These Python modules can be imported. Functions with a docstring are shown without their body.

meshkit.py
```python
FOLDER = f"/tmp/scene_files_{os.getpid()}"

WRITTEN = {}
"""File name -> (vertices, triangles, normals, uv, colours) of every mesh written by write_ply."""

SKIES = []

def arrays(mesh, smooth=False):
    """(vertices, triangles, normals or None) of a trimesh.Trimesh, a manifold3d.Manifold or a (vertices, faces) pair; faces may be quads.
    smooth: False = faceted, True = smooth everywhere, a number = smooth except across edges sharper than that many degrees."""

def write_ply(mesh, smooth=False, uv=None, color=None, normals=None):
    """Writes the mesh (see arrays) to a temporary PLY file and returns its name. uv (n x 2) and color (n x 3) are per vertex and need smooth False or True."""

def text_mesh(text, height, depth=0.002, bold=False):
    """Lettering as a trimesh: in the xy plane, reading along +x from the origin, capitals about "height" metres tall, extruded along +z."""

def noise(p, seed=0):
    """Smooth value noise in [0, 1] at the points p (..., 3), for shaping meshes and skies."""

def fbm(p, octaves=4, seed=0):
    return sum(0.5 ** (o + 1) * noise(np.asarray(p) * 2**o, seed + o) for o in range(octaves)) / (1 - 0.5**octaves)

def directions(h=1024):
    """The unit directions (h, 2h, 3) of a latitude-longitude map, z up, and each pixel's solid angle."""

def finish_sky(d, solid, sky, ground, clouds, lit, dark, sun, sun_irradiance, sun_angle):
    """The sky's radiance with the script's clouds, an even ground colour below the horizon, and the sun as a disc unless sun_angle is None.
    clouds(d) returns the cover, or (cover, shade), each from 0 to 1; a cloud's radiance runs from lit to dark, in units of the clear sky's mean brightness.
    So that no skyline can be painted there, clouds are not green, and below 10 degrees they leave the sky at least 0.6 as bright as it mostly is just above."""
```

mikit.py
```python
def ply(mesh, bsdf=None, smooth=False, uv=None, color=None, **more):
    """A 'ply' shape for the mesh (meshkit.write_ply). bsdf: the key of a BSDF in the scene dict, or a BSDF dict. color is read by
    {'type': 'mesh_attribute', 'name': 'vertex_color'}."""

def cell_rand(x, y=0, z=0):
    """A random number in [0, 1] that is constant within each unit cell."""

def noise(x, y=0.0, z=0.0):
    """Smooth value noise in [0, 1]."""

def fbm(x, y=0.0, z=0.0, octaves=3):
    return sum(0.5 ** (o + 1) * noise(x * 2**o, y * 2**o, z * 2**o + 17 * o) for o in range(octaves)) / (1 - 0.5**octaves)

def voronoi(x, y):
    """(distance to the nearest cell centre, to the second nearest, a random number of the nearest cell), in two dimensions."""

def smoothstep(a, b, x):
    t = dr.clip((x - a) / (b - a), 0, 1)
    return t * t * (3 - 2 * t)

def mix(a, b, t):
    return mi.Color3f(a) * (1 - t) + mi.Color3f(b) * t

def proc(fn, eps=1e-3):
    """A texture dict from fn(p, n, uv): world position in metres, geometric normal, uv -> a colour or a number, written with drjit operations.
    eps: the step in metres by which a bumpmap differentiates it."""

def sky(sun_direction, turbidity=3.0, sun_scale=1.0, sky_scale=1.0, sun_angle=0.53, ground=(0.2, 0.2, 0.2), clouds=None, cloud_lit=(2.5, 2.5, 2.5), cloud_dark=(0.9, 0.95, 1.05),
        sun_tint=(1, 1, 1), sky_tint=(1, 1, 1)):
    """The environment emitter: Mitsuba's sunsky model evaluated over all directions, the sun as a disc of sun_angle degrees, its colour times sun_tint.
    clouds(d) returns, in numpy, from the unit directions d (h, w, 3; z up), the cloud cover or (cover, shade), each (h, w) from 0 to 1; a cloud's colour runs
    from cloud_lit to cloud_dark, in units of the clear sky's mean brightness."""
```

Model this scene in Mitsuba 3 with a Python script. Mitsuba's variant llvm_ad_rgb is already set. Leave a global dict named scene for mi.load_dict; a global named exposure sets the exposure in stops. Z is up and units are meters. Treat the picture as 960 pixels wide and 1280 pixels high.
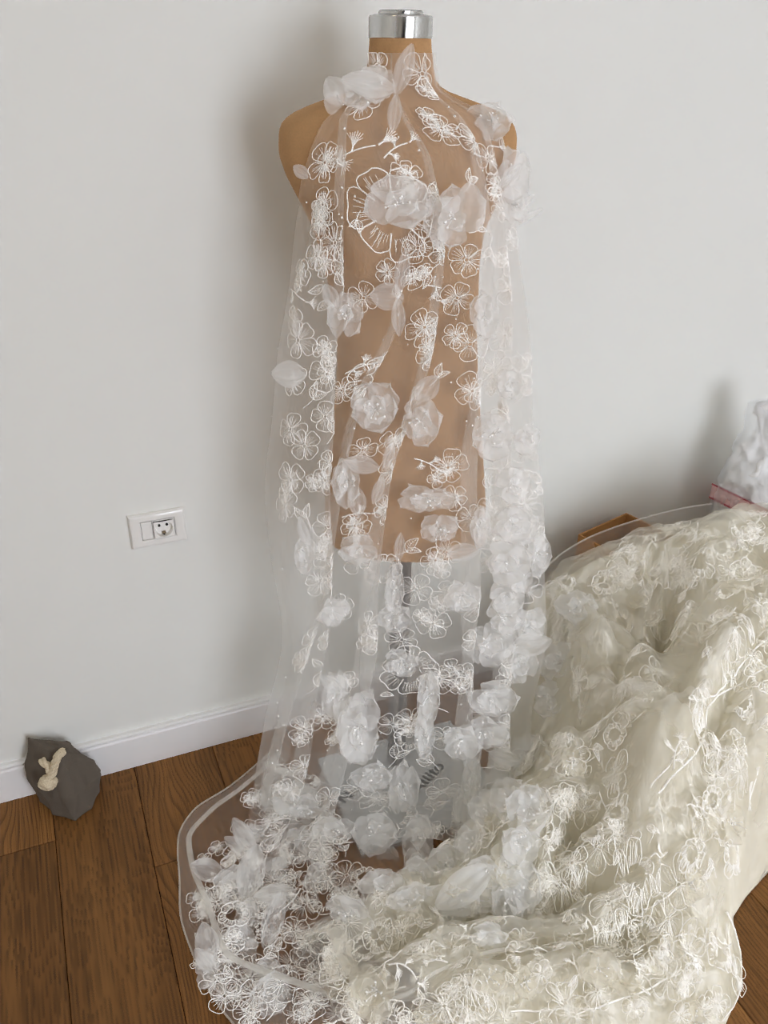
import math
import random

import numpy as np
import trimesh
import mitsuba as mi
import drjit as dr
import mikit
import meshkit
from scipy.interpolate import CubicSpline, PchipInterpolator, RBFInterpolator
from shapely.geometry import Point, Polygon

random.seed(7)
RNG = np.random.default_rng(7)
T = mi.ScalarTransform4f
scene, labels = {}, {}

# ------------------------------------------------------------------ camera, light, exposure
FOCAL = 1053.0                                   # in pixels of the 960 x 1280 frame
PITCH, ROLL, YAW = np.radians([29.05, 0.81, 22.82])
CAM = np.array([0.0, 0.0, 1.55])
_f = np.array([math.sin(YAW) * math.cos(PITCH), math.cos(YAW) * math.cos(PITCH), -math.sin(PITCH)])
_r = np.cross(_f, [0, 0, 1.0]); _r /= np.linalg.norm(_r)
_u = np.cross(_r, _f)
CR = _r * math.cos(ROLL) + _u * math.sin(ROLL)
CU = _u * math.cos(ROLL) - _r * math.sin(ROLL)
CF = _f
scene['camera'] = {'type': 'perspective', 'fov': math.degrees(2 * math.atan(480 / FOCAL)), 'fov_axis': 'x',
                   'near_clip': 0.02, 'far_clip': 50.0,
                   'to_world': T().look_at(origin=CAM.tolist(), target=(CAM + CF).tolist(), up=CU.tolist())}
exposure = -0.70
WIN_LIGHT = (11.8, 12.5, 13.9)                   # daylight through the balcony door behind the camera
FILL_LIGHT = (14.5, 12.0, 7.4)                     # the added fill lamp, warm
WALL_Y = 1.623
X0, X1, Y0, ZC = -1.9, 2.75, -2.5, 2.6


def ray(px, py):
    px, py = np.asarray(px, float), np.asarray(py, float)
    return ((px - 480) / FOCAL)[..., None] * CR - ((py - 640) / FOCAL)[..., None] * CU + CF


def at_z(px, py, z):
    """The point at height z that the photograph shows at this pixel."""
    d = ray(px, py)
    return CAM + d * ((np.asarray(z, float) - CAM[2]) / d[..., 2])[..., None]


def at_wall(px, py, y=WALL_Y):
    d = ray(px, py)
    return CAM + d * (y / d[..., 1])[..., None]


def to_px(p):
    q = np.asarray(p) - CAM
    w = q @ CF
    return 480 + FOCAL * (q @ CR) / w, 640 - FOCAL * (q @ CU) / w, w


# ------------------------------------------------------------------ materials
def rgb(*c):
    return {'type': 'rgb', 'value': list(c)}


def mat(name, d):
    scene['mat_' + name] = d
    return 'mat_' + name


def principled(name, color, rough=0.6, **kw):
    c = rgb(*color) if isinstance(color, tuple) else color
    return mat(name, {'type': 'twosided', 'bsdf': {'type': 'principled', 'base_color': c, 'roughness': rough, **kw}})


def sheer(name, color, opacity, rough=0.7, trans=0.9):
    """A net: a fixed share of the sheet is thread, the rest is holes."""
    return mat(name, {'type': 'mask', 'opacity': opacity,
                      'bsdf': {'type': 'principledthin', 'base_color': rgb(*color), 'roughness': rough, 'diff_trans': trans, 'spec_trans': 0.0, 'eta': 1.3}})


def wall_fn(p, n, uv):
    m = mikit.fbm(p.x * 2.2, p.y * 2.2, p.z * 2.2)
    return mikit.mix((0.765, 0.770, 0.735), (0.79, 0.795, 0.765), m)


def wood_fn(p, n, uv):
    k = mikit.cell_rand(dr.floor(uv.x / 10.0), 3, 7)
    k2 = mikit.cell_rand(dr.floor(uv.x / 10.0), 9, 2)
    a = uv.x - 10.0 * dr.floor(uv.x / 10.0) - 5.0           # across, metres
    b = uv.y                                              # along
    off = 37.0 * k
    warp = mikit.fbm(a * 7.0 + off, b * 2.2 + off, 0.0, 3)
    d = dr.abs(a + 0.06 * (k2 - 0.5) + 0.13 * (warp - 0.5))
    ring = d * 95.0 + b * 2.4 * (k2 - 0.35) + 1.2 * warp
    ring = ring - dr.floor(ring)
    line = mikit.smoothstep(0.45, 0.92, ring) * (1 - mikit.smoothstep(0.92, 1.0, ring))
    pore = mikit.fbm(a * 700.0 + off, b * 11.0, 0.0, 2)
    pore = mikit.smoothstep(0.52, 0.74, pore)
    fine = mikit.noise(a * 260.0 + off, b * 5.0, 2.0)
    streak = mikit.fbm(a * 30.0 + off, b * 0.9 + off, 0.0, 3)
    blot = mikit.fbm(a * 7.0 + off, b * 2.6, off, 3)
    c = mikit.mix((0.175, 0.074, 0.0195), (0.30, 0.140, 0.042), streak * 0.8 + 0.2 * k)
    c = c * (0.60 + 0.66 * blot) * (0.84 + 0.32 * k) * (0.9 + 0.2 * fine)
    c = c * (1.0 - 0.40 * line) * (1.0 - 0.26 * pore)
    return c


def jersey_fn(p, n, uv):
    m = mikit.fbm(p.x * 14, p.y * 14, p.z * 9)
    w = mikit.noise(p.x * 700, p.y * 700, p.z * 420)
    c = mikit.mix((0.375, 0.205, 0.088), (0.455, 0.262, 0.118), m)
    return c * (0.92 + 0.14 * w)


def post_fn(p, n, uv):
    m = mikit.fbm(p.x * 160, p.y * 160, p.z * 9, 3)
    k = mikit.smoothstep(0.40, 0.68, m)
    return mikit.mix((0.055, 0.045, 0.040), (0.23, 0.205, 0.185), k)


def canvas_fn(p, n, uv):
    w = mikit.noise(p.x * 900, p.y * 900, p.z * 900)
    m = mikit.fbm(p.x * 20, p.y * 20, p.z * 20)
    return mikit.mix((0.088, 0.071, 0.055), (0.125, 0.104, 0.082), 0.5 * w + 0.5 * m)


def rope_fn(p, n, uv):
    m = mikit.noise(p.x * 600, p.y * 600, p.z * 600)
    return mikit.mix((0.50, 0.41, 0.27), (0.68, 0.60, 0.45), m)


def card_fn(p, n, uv):
    m = mikit.fbm(p.x * 30, p.y * 30, p.z * 60)
    return mikit.mix((0.34, 0.16, 0.05), (0.42, 0.21, 0.075), m)


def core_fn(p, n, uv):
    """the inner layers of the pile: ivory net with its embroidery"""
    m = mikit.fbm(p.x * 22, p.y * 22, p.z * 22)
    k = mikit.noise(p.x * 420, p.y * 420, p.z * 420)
    c = mikit.mix((0.585, 0.545, 0.42), (0.73, 0.69, 0.565), 0.75 * m + 0.25 * k)  # ivory ground darkened to paint in the shaded inside of the pile
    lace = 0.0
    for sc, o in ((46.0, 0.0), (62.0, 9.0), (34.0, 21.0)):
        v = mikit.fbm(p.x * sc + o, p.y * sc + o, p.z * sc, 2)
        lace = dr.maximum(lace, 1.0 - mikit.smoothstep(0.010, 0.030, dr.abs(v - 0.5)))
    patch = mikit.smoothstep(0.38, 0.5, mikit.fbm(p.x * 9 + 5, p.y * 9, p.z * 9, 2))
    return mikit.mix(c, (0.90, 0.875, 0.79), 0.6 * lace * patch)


def plate_fn(p, n, uv):
    m = mikit.fbm(p.x * 12, p.y * 60, p.z * 12)
    return mikit.mix((0.40, 0.405, 0.40), (0.50, 0.505, 0.50), m)


WALL = mat('wall_paint', {'type': 'twosided', 'bsdf': {'type': 'diffuse', 'reflectance': mikit.proc(wall_fn)}})
CEIL = principled('ceiling_paint', (0.82, 0.81, 0.79), 0.9)
TRIM = principled('trim_lacquer', (0.80, 0.80, 0.80), 0.35)
WOOD = mat('oak_floor', {'type': 'twosided', 'bsdf': {'type': 'principled', 'base_color': mikit.proc(wood_fn), 'roughness': 0.55, 'specular': 0.22}})
SUBFLOOR = principled('subfloor', (0.012, 0.007, 0.004), 0.9)
JERSEY = principled('tan_jersey', mikit.proc(jersey_fn), 0.85, sheen=0.15)
CHROME = mat('chrome', {'type': 'roughconductor', 'material': 'none', 'alpha': 0.03, 'specular_reflectance': rgb(0.66, 0.66, 0.65)})
POST = principled('grey_wood', mikit.proc(post_fn), 0.7)
PLATE = principled('pale_board', mikit.proc(plate_fn), 0.5)
BLACK = principled('black_print', (0.015, 0.015, 0.015), 0.6)
CANVAS = principled('grey_canvas', mikit.proc(canvas_fn), 0.95)
ROPE = principled('cotton_rope', mikit.proc(rope_fn), 0.9)
PLASTIC = mat('white_plastic', {'type': 'plastic', 'diffuse_reflectance': rgb(0.80, 0.79, 0.76)})
PLASTIC2 = mat('socket_plastic', {'type': 'plastic', 'diffuse_reflectance': rgb(0.84, 0.83, 0.80)})
HOLE = principled('socket_hole', (0.01, 0.01, 0.01), 0.8)
BRASS = principled('contact_metal', (0.25, 0.19, 0.12), 0.4, metallic=0.6)
CARD = principled('brown_card', mikit.proc(card_fn), 0.8)
BUNDLE = principled('white_bundle', (0.80, 0.80, 0.80), 0.8)
FILM = mat('clear_film', {'type': 'mask', 'opacity': 0.2, 'bsdf': {'type': 'principledthin', 'base_color': rgb(0.85, 0.87, 0.9), 'roughness': 0.18, 'diff_trans': 0.9, 'spec_trans': 0.0, 'eta': 1.5}})
PINK = principled('pink_band', (0.66, 0.42, 0.42), 0.6)
RED = principled('red_edge', (0.40, 0.08, 0.10), 0.6)
DARKFRAME = principled('dark_frame', (0.03, 0.03, 0.032), 0.4)
TULLE = sheer('white_tulle', (0.93, 0.925, 0.90), 0.19)
TULLE_POOL = sheer('floor_tulle', (0.92, 0.91, 0.88), 0.15)
TULLE_HEAP = sheer('ivory_tulle', (0.91, 0.89, 0.815), 0.26)
ORGANZA = sheer('organza', (0.97, 0.97, 0.96), 0.48, rough=0.45, trans=0.8)
ORGANZA_LEAF = sheer('organza_leaf', (0.95, 0.95, 0.94), 0.40, rough=0.4, trans=0.8)
ORGANZA_HEAP = sheer('ivory_organza', (0.92, 0.89, 0.79), 0.46, rough=0.45, trans=0.8)
HEM = sheer('hem_tape', (0.93, 0.92, 0.88), 0.48)
THREAD = principled('white_thread', (0.93, 0.92, 0.89), 0.45, sheen=0.2)
THREAD_HEAP = principled('ivory_thread', (0.96, 0.945, 0.89), 0.45, sheen=0.2)
CORE = principled('shaded_ivory_core', mikit.proc(core_fn), 0.9, sheen=0.2)
PEARL = mat('pearl', {'type': 'principled', 'base_color': rgb(0.9, 0.9, 0.88), 'roughness': 0.15, 'specular': 0.8, 'clearcoat': 0.6})

# ------------------------------------------------------------------ names and keys
COUNT = {}


def key_of(name, parent=None):
    base = f'{parent}__{name}' if parent else name
    n = COUNT.get(base, 0)
    COUNT[base] = n + 1
    return base if n == 0 else f'{base}_{n:03d}'


def put(name, mesh, m, parent=None, smooth=False, **kw):
    k = key_of(name, parent)
    scene[k] = mikit.ply(mesh, m, smooth=smooth, **kw)
    return k


def thing(name, label, cat, group=None):
    k = key_of(name)
    labels[k] = {'label': label, 'category': cat}
    if group:
        labels[k]['group'] = group
    return k


def struct(name, mesh, m, label, smooth=False, **kw):
    k = put(name, mesh, m, None, smooth, **kw)
    labels[k] = {'kind': 'structure', 'label': label}
    return k


def box(x0, x1, y0, y1, z0, z1):
    m = trimesh.creation.box((x1 - x0, y1 - y0, z1 - z0))
    m.apply_translation(((x0 + x1) / 2, (y0 + y1) / 2, (z0 + z1) / 2))
    return m


def bevel_box(sx, sy, sz, r):
    """A box centred at the origin with chamfered edges, as a convex hull."""
    pts = []
    for i in (-1, 1):
        for j in (-1, 1):
            for k in (-1, 1):
                c = np.array([i * sx / 2, j * sy / 2, k * sz / 2])
                for ax in range(3):
                    q = c - np.array([i, j, k]) * r
                    q[ax] = c[ax]
                    pts.append(q)
    return trimesh.convex.convex_hull(np.array(pts))


def quad_grid(P):
    """(vertices, faces) of a grid of points (n, m, 3)."""
    n, m = P.shape[:2]
    i, j = np.meshgrid(np.arange(n - 1), np.arange(m - 1), indexing='ij')
    a = (i * m + j).ravel()
    f = np.stack([a, a + 1, a + m + 1, a + m], 1)
    return P.reshape(-1, 3), np.vstack([f[:, [0, 1, 2]], f[:, [0, 2, 3]]])


def tube(P, r, sides=8, cap=True):
    P = np.asarray(P, float)
    r = np.broadcast_to(r, (len(P),))
    t = np.gradient(P, axis=0)
    t /= np.linalg.norm(t, axis=1, keepdims=True) + 1e-12
    ref = np.array([0.3, 0.2, 0.93])
    a = np.cross(t, ref)
    a /= np.linalg.norm(a, axis=1, keepdims=True) + 1e-9
    b = np.cross(t, a)
    ang = np.arange(sides) * 2 * np.pi / sides
    V = P[:, None] + r[:, None, None] * (np.cos(ang)[None, :, None] * a[:, None] + np.sin(ang)[None, :, None] * b[:, None])
    V = np.concatenate([V, V[:, :1]], 1)
    v, f = quad_grid(V)
    if cap:
        n = len(v)
        v = np.vstack([v, P[:1], P[-1:]])
        m = sides + 1
        e = (len(P) - 1) * m
        f = np.vstack([f, [[n, k + 1, k] for k in range(sides)], [[n + 1, e + k, e + k + 1] for k in range(sides)]])
    return v, f


def join(parts):
    vs, fs, n = [], [], 0
    for v, f in parts:
        vs.append(v); fs.append(np.asarray(f) + n); n += len(v)
    return np.vstack(vs), np.vstack(fs)


def lathe(profile, n=48):
    """profile: (radius, z) rows."""
    p = np.asarray(profile, float)
    a = np.linspace(0, 2 * np.pi, n + 1)
    P = np.stack([p[:, None, 0] * np.cos(a), p[:, None, 0] * np.sin(a), np.repeat(p[:, 1:2], n + 1, 1)], -1)
    return quad_grid(P)


def spline(pts, n):
    pts = np.asarray(pts, float)
    t = np.concatenate([[0], np.cumsum(np.linalg.norm(np.diff(pts[:, :2], axis=0), axis=1))])
    return PchipInterpolator(t, pts)(np.linspace(0, t[-1], n))


# ------------------------------------------------------------------ the room
th = 0.1
wall_b = struct('wall_back', box(X0 - th, X1 + th, WALL_Y, WALL_Y + th, -0.05, ZC), WALL, 'plain off-white painted wall behind the mannequin')
struct('wall_left', box(X0 - th, X0, Y0 - th, WALL_Y, -0.05, ZC), WALL, 'plain off-white side wall, outside the frame')
struct('wall_right', box(X1, X1 + th, Y0 - th, WALL_Y, -0.05, ZC), WALL, 'plain off-white side wall, outside the frame')
struct('ceiling', box(X0 - th, X1 + th, Y0 - th, WALL_Y + th, ZC, ZC + th), CEIL, 'white ceiling, outside the frame')
WX0, WX1, WZ0, WZ1 = 0.45, 2.25, 0.12, 2.25      # the balcony door's opening in the wall behind the camera
front = trimesh.util.concatenate([box(X0, WX0, Y0 - th, Y0, -0.05, ZC), box(WX1, X1, Y0 - th, Y0, -0.05, ZC),
                                  box(WX0, WX1, Y0 - th, Y0, WZ1, ZC), box(WX0, WX1, Y0 - th, Y0, -0.05, WZ0)])
struct('wall_front', front, WALL, 'off-white wall with the balcony door, behind the camera')
fr = 0.06
frame = trimesh.util.concatenate([box(WX0, WX0 + fr, Y0 - 0.09, Y0 - 0.02, WZ0, WZ1), box(WX1 - fr, WX1, Y0 - 0.09, Y0 - 0.02, WZ0, WZ1),
                                  box(WX0, WX1, Y0 - 0.09, Y0 - 0.02, WZ1 - fr, WZ1), box(WX0, WX1, Y0 - 0.09, Y0 - 0.02, WZ0, WZ0 + fr),
                                  box(1.3, 1.4, Y0 - 0.09, Y0 - 0.02, WZ0, WZ1)])
win = struct('window_1', frame, DARKFRAME, 'dark framed balcony door behind the camera')
pane = (np.array([[WX0, Y0 - 0.06, WZ0], [WX1, Y0 - 0.06, WZ0], [WX1, Y0 - 0.06, WZ1], [WX0, Y0 - 0.06, WZ1]]), np.array([[0, 2, 1], [0, 3, 2]]))
scene[win + '__pane'] = mikit.ply(pane, 'mat_white_plastic', emitter={'type': 'area', 'radiance': rgb(*WIN_LIGHT)})
struct('added_door_1', box(-0.62, 0.22, Y0, Y0 + 0.035, -0.002, 2.05), DARKFRAME, 'dark door panel added behind the camera for the neck cap to reflect')  # added to give the chrome cap dark bars in its reflection
# added fill lamp that warms the left wall: a shallow round diffuser
lamp = thing('fill_lamp', 'round white fill lamp added on the ceiling, outside the frame', 'lamp')
LX, LY = -0.95, 0.10
v, f = lathe([(0.0, ZC - 0.07), (0.14, ZC - 0.062), (0.19, ZC - 0.045)])
v = v + [LX, LY, 0]
dm = trimesh.Trimesh(v, f, process=False)
if dm.face_normals[:, 2].mean() > 0:
    dm.invert()
scene[lamp + '__diffuser'] = mikit.ply(dm, 'mat_white_plastic', emitter={'type': 'area', 'radiance': rgb(*FILL_LIGHT)})
v, f = lathe([(0.195, ZC - 0.05), (0.20, ZC - 0.045), (0.20, ZC - 0.001), (0.0, ZC - 0.001)])
put('housing', (v + [LX, LY, 0], f), TRIM, lamp)

# floor: planks run away from the wall
floor_k = struct('floor', box(X0, X1, Y0, WALL_Y, -0.05, -0.010), SUBFLOOR, 'brown oak plank floor')
PW, PX = 0.1915, -0.1675
rr = random.Random(3)
for c in range(math.floor((X0 - PX) / PW), math.ceil((X1 - PX) / PW)):
    xa, xb = max(X0, PX + c * PW), min(X1, PX + (c + 1) * PW)
    if xb - xa < 0.02:
        continue
    joint = {-1: 1.452, 0: 0.35, 1: 1.300, 2: 0.62, 4: 0.55}.get(c, rr.uniform(0.0, 1.5))
    ends = [WALL_Y]
    y = joint
    while y > Y0 + 0.15:
        ends.append(y); y -= 1.22
    ends.append(Y0)
    for y1, y0 in zip(ends[:-1], ends[1:]):
        g, ch = 0.0006, 0.0016
        a0, a1, b0, b1 = xa + g, xb - g, y0 + g, y1 - g
        top = [(a0 + ch, b0 + ch, 0), (a1 - ch, b0 + ch, 0), (a1 - ch, b1 - ch, 0), (a0 + ch, b1 - ch, 0)]
        mid = [(a0, b0, -ch), (a1, b0, -ch), (a1, b1, -ch), (a0, b1, -ch)]
        low = [(a0, b0, -0.012), (a1, b0, -0.012), (a1, b1, -0.012), (a0, b1, -0.012)]
        V = np.array(top + mid + low)
        F = [[0, 1, 2], [0, 2, 3]]
        for o in (0, 4):
            for k in range(4):
                n = (k + 1) % 4
                F += [[o + 4 + k, o + 4 + n, o + n], [o + 4 + k, o + n, o + k]]
        number = rr.randrange(1, 4000)
        uv = np.stack([10.0 * number + 5.0 + V[:, 0] - (xa + xb) / 2, V[:, 1]], 1)
        put('plank', (V, np.array(F)), WOOD, floor_k, uv=uv)

# baseboard with a stepped top
prof = np.array([[0, 0], [-0.016, 0], [-0.016, 0.088], [-0.013, 0.092], [-0.013, 0.095], [-0.0155, 0.097], [-0.0155, 0.101], [-0.010, 0.104], [0, 0.104]])
P = np.stack([np.column_stack([np.full(len(prof), x), WALL_Y + prof[:, 0], prof[:, 1]]) for x in (X0, X1)])
struct('baseboard_back', quad_grid(P), TRIM, 'white baseboard with a grooved top along the wall')

# ------------------------------------------------------------------ the socket on the wall
C = at_wall(197, 659)
sock = thing('wall_socket', 'white two-gang wall outlet with a round socket on the left of the wall', 'wall socket')


def on_wall(m, dx=0.0, dz=0.0, dy=0.0):
    m = m.copy()
    m.apply_translation((C[0] + dx, WALL_Y - dy, C[2] + dz))
    return m


W_, H_ = 0.118, 0.080
outer = trimesh.creation.box((W_, 0.010, H_))
fv = []
# frame: a ring with a bevelled outer edge and a rectangular opening
ow, oh = 0.070, 0.044
rings = [(W_ / 2, H_ / 2, 0.0), (W_ / 2, H_ / 2, 0.005), (W_ / 2 - 0.003, H_ / 2 - 0.003, 0.0095), (W_ / 2 - 0.007, H_ / 2 - 0.007, 0.0105),
         (ow / 2 + 0.003, oh / 2 + 0.003, 0.0105), (ow / 2 + 0.001, oh / 2 + 0.001, 0.0095), (ow / 2, oh / 2, 0.0075), (ow / 2, oh / 2, 0.0)]
P = np.array([[(sx * w, -d, sz * h) for sx, sz in ((-1, -1), (1, -1), (1, 1), (-1, 1), (-1, -1))] for w, h, d in rings])
v, f = quad_grid(P)
put('frame', on_wall(trimesh.Trimesh(v, f, process=False)), PLASTIC, sock)
put('blank_module', on_wall(bevel_box(0.0225, 0.009, oh - 0.002, 0.0012), -0.0232, 0, 0.0045), PLASTIC, sock)
mod = put('socket_module', None or on_wall(trimesh.Trimesh(*quad_grid(np.array(
    [[(sx * w, -d, sz * h) for sx, sz in ((-1, -1), (1, -1), (1, 1), (-1, 1), (-1, -1))] for w, h, d in
     [(0.0228, 0.0212, 0.0), (0.0228, 0.0212, 0.008), (0.0218, 0.0202, 0.009), (0.0208, 0.0195, 0.009)]])), process=False), 0.0116, 0), PLASTIC2, sock)
ang = np.linspace(0, 2 * np.pi, 49)
sq = np.stack([np.cos(ang) / np.maximum(abs(np.cos(ang)), abs(np.sin(ang))) * 0.0208, np.sin(ang) / np.maximum(abs(np.cos(ang)), abs(np.sin(ang))) * 0.0195], 1)
ci = np.stack([np.cos(ang), np.sin(ang)], 1)
rows = [np.column_stack([sq[:, 0], np.full(49, -0.009), sq[:, 1]])] + [np.column_stack([ci[:, 0] * r, np.full(49, -d), ci[:, 1] * r]) for r, d in
        [(0.0188, 0.009), (0.0183, 0.0075), (0.0178, -0.004), (0.0, -0.004)]]
well = trimesh.Trimesh(*quad_grid(np.array(rows)), process=False)
# the well is sunk: the wall behind it is opened by drawing the whole module proud of the wall
well.apply_translation((0, -0.0045, 0))
put('well', on_wall(well, 0.0116, 0), PLASTIC2, mod)
for sx in (-1, 1):
    h = trimesh.creation.cylinder(0.0027, 0.002, sections=20)
    h.apply_transform(trimesh.transformations.rotation_matrix(np.pi / 2, [1, 0, 0]))
    put('contact_hole', on_wall(h, 0.0116 + sx * 0.0080, 0.004, 0.0015), HOLE, mod)
put('earth_contact', on_wall(bevel_box(0.008, 0.006, 0.0045, 0.0008), 0.0116, -0.0125, 0.004), BRASS, mod)
put('key_slot', on_wall(bevel_box(0.0035, 0.004, 0.006, 0.0006), 0.0116, -0.0165, 0.004), HOLE, mod)
put('earth_contact', on_wall(bevel_box(0.003, 0.006, 0.002, 0.0005), 0.0116, 0.0155, 0.004), BRASS, mod)

# ------------------------------------------------------------------ the door stop
stop = thing('door_stop', 'dark grey fabric pyramid door stop with a knotted rope handle on the floor', 'door stop')
# corners of the soft pyramid: four bottom corners and a top ridge
bl, bm, br = at_z(50, 1003, 0.0), at_z(94, 1027, 0.0), at_z(125, 990, 0.015)
bk = np.array([bl[0] + 0.075, WALL_Y - 0.03, 0.0])
t1 = at_wall(34, 921, WALL_Y - 0.022)
t2 = at_wall(118, 950, WALL_Y - 0.055)
t3 = at_wall(72, 938, WALL_Y - 0.075)
cent = (bl + bm + br + t1 + t2) / 5
hull = trimesh.convex.convex_hull(np.array([bl, bm, br, bk + [-0.06, 0, 0], bk + [0.05, 0, 0], t1, t2, t3 + [0, -0.012, -0.01]]))
for _ in range(5):
    hull = hull.subdivide()
    if len(hull.vertices) > 6000:
        break
v = hull.vertices.copy()
corner = np.min([np.linalg.norm(v - c, axis=1) for c in (bl, bm, br, t1, t2)], axis=0)
nn = hull.vertex_normals
puff = 0.021 * np.clip(corner / 0.07, 0, 1) ** 1.5
dz = v[:, 2]
wr = (meshkit.noise(v * [60, 60, 14], 4) - 0.5) * 0.010 * np.clip(corner / 0.05, 0, 1)
gather = np.exp(-((v - t3) ** 2).sum(1) / 0.045 ** 2)
fine = (meshkit.noise(v * [25, 160, 160], 9) - 0.5) * 0.014 * gather
v = v + nn * (puff + wr + fine - 0.014 * gather)[:, None]
v[:, 1] = np.minimum(v[:, 1], WALL_Y - 0.018)
v[:, 2] = np.maximum(v[:, 2], 0.001)
bag = trimesh.Trimesh(v, hull.faces, process=True)
trimesh.smoothing.filter_taubin(bag, iterations=8)
put('bag', bag, CANVAS, stop, smooth=50)
# seams: two welts running over the front
def spiral(P, r, k=2.0, sides=7, turns=26, amp=0.0016):
    """a rope: two strands wound around the path P"""
    P = spline(P, 60)
    t = np.gradient(P, axis=0); t /= np.linalg.norm(t, axis=1, keepdims=True)
    a = np.cross(t, [0.2, 0.9, 0.3]); a /= np.linalg.norm(a, axis=1, keepdims=True)
    b = np.cross(t, a)
    L = np.concatenate([[0], np.cumsum(np.linalg.norm(np.diff(P, axis=0), axis=1))])
    out = []
    for s in range(3):
        ph = L / (r * 5.0) * 2 * np.pi + s * 2 * np.pi / 3
        Q = P + (np.cos(ph)[:, None] * a + np.sin(ph)[:, None] * b) * r * 0.52
        out.append(tube(Q, r * 0.60, sides))
    return join(out)


def near_bag(px, py, off):
    d = ray(px, py); d = d / np.linalg.norm(d)
    loc, _, _ = bag.ray.intersects_location([CAM], [d])
    if len(loc):
        p = loc[np.argmin(np.linalg.norm(loc - CAM, axis=1))]
        return p - d * off
    return at_wall(px, py, WALL_Y - 0.08)


knot = near_bag(60, 978, 0.016)
loop = [near_bag(78, 940, 0.004), near_bag(72, 946, 0.012), near_bag(68, 957, 0.013), near_bag(65, 968, 0.012), knot + [0.002, 0, 0.01]]
loop2 = [near_bag(63, 972, 0.012), near_bag(62, 962, 0.014), near_bag(57, 955, 0.013), near_bag(53, 951, 0.009), near_bag(54, 953, 0.001)]
rp = put('rope_handle', spiral(loop, 0.0088), ROPE, stop, smooth=True)
put('rope_loop', spiral(loop2, 0.0082), ROPE, rp, smooth=True)
ks = []
rk = random.Random(5)
a_ = np.linspace(0, 2 * np.pi, 40)
for k in range(6):
    q = trimesh.transformations.random_rotation_matrix(np.array([rk.random() for _ in range(3)]))[:3, :3]
    ringp = np.stack([np.cos(a_) * 0.0125, np.sin(a_) * 0.0125, 0.006 * np.sin(3 * a_)], 1) @ q.T
    ks.append(tube(knot + ringp * [1.1, 0.9, 0.85], 0.0070, 8))
put('rope_knot', join(ks), ROPE, rp, smooth=True)

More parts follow.
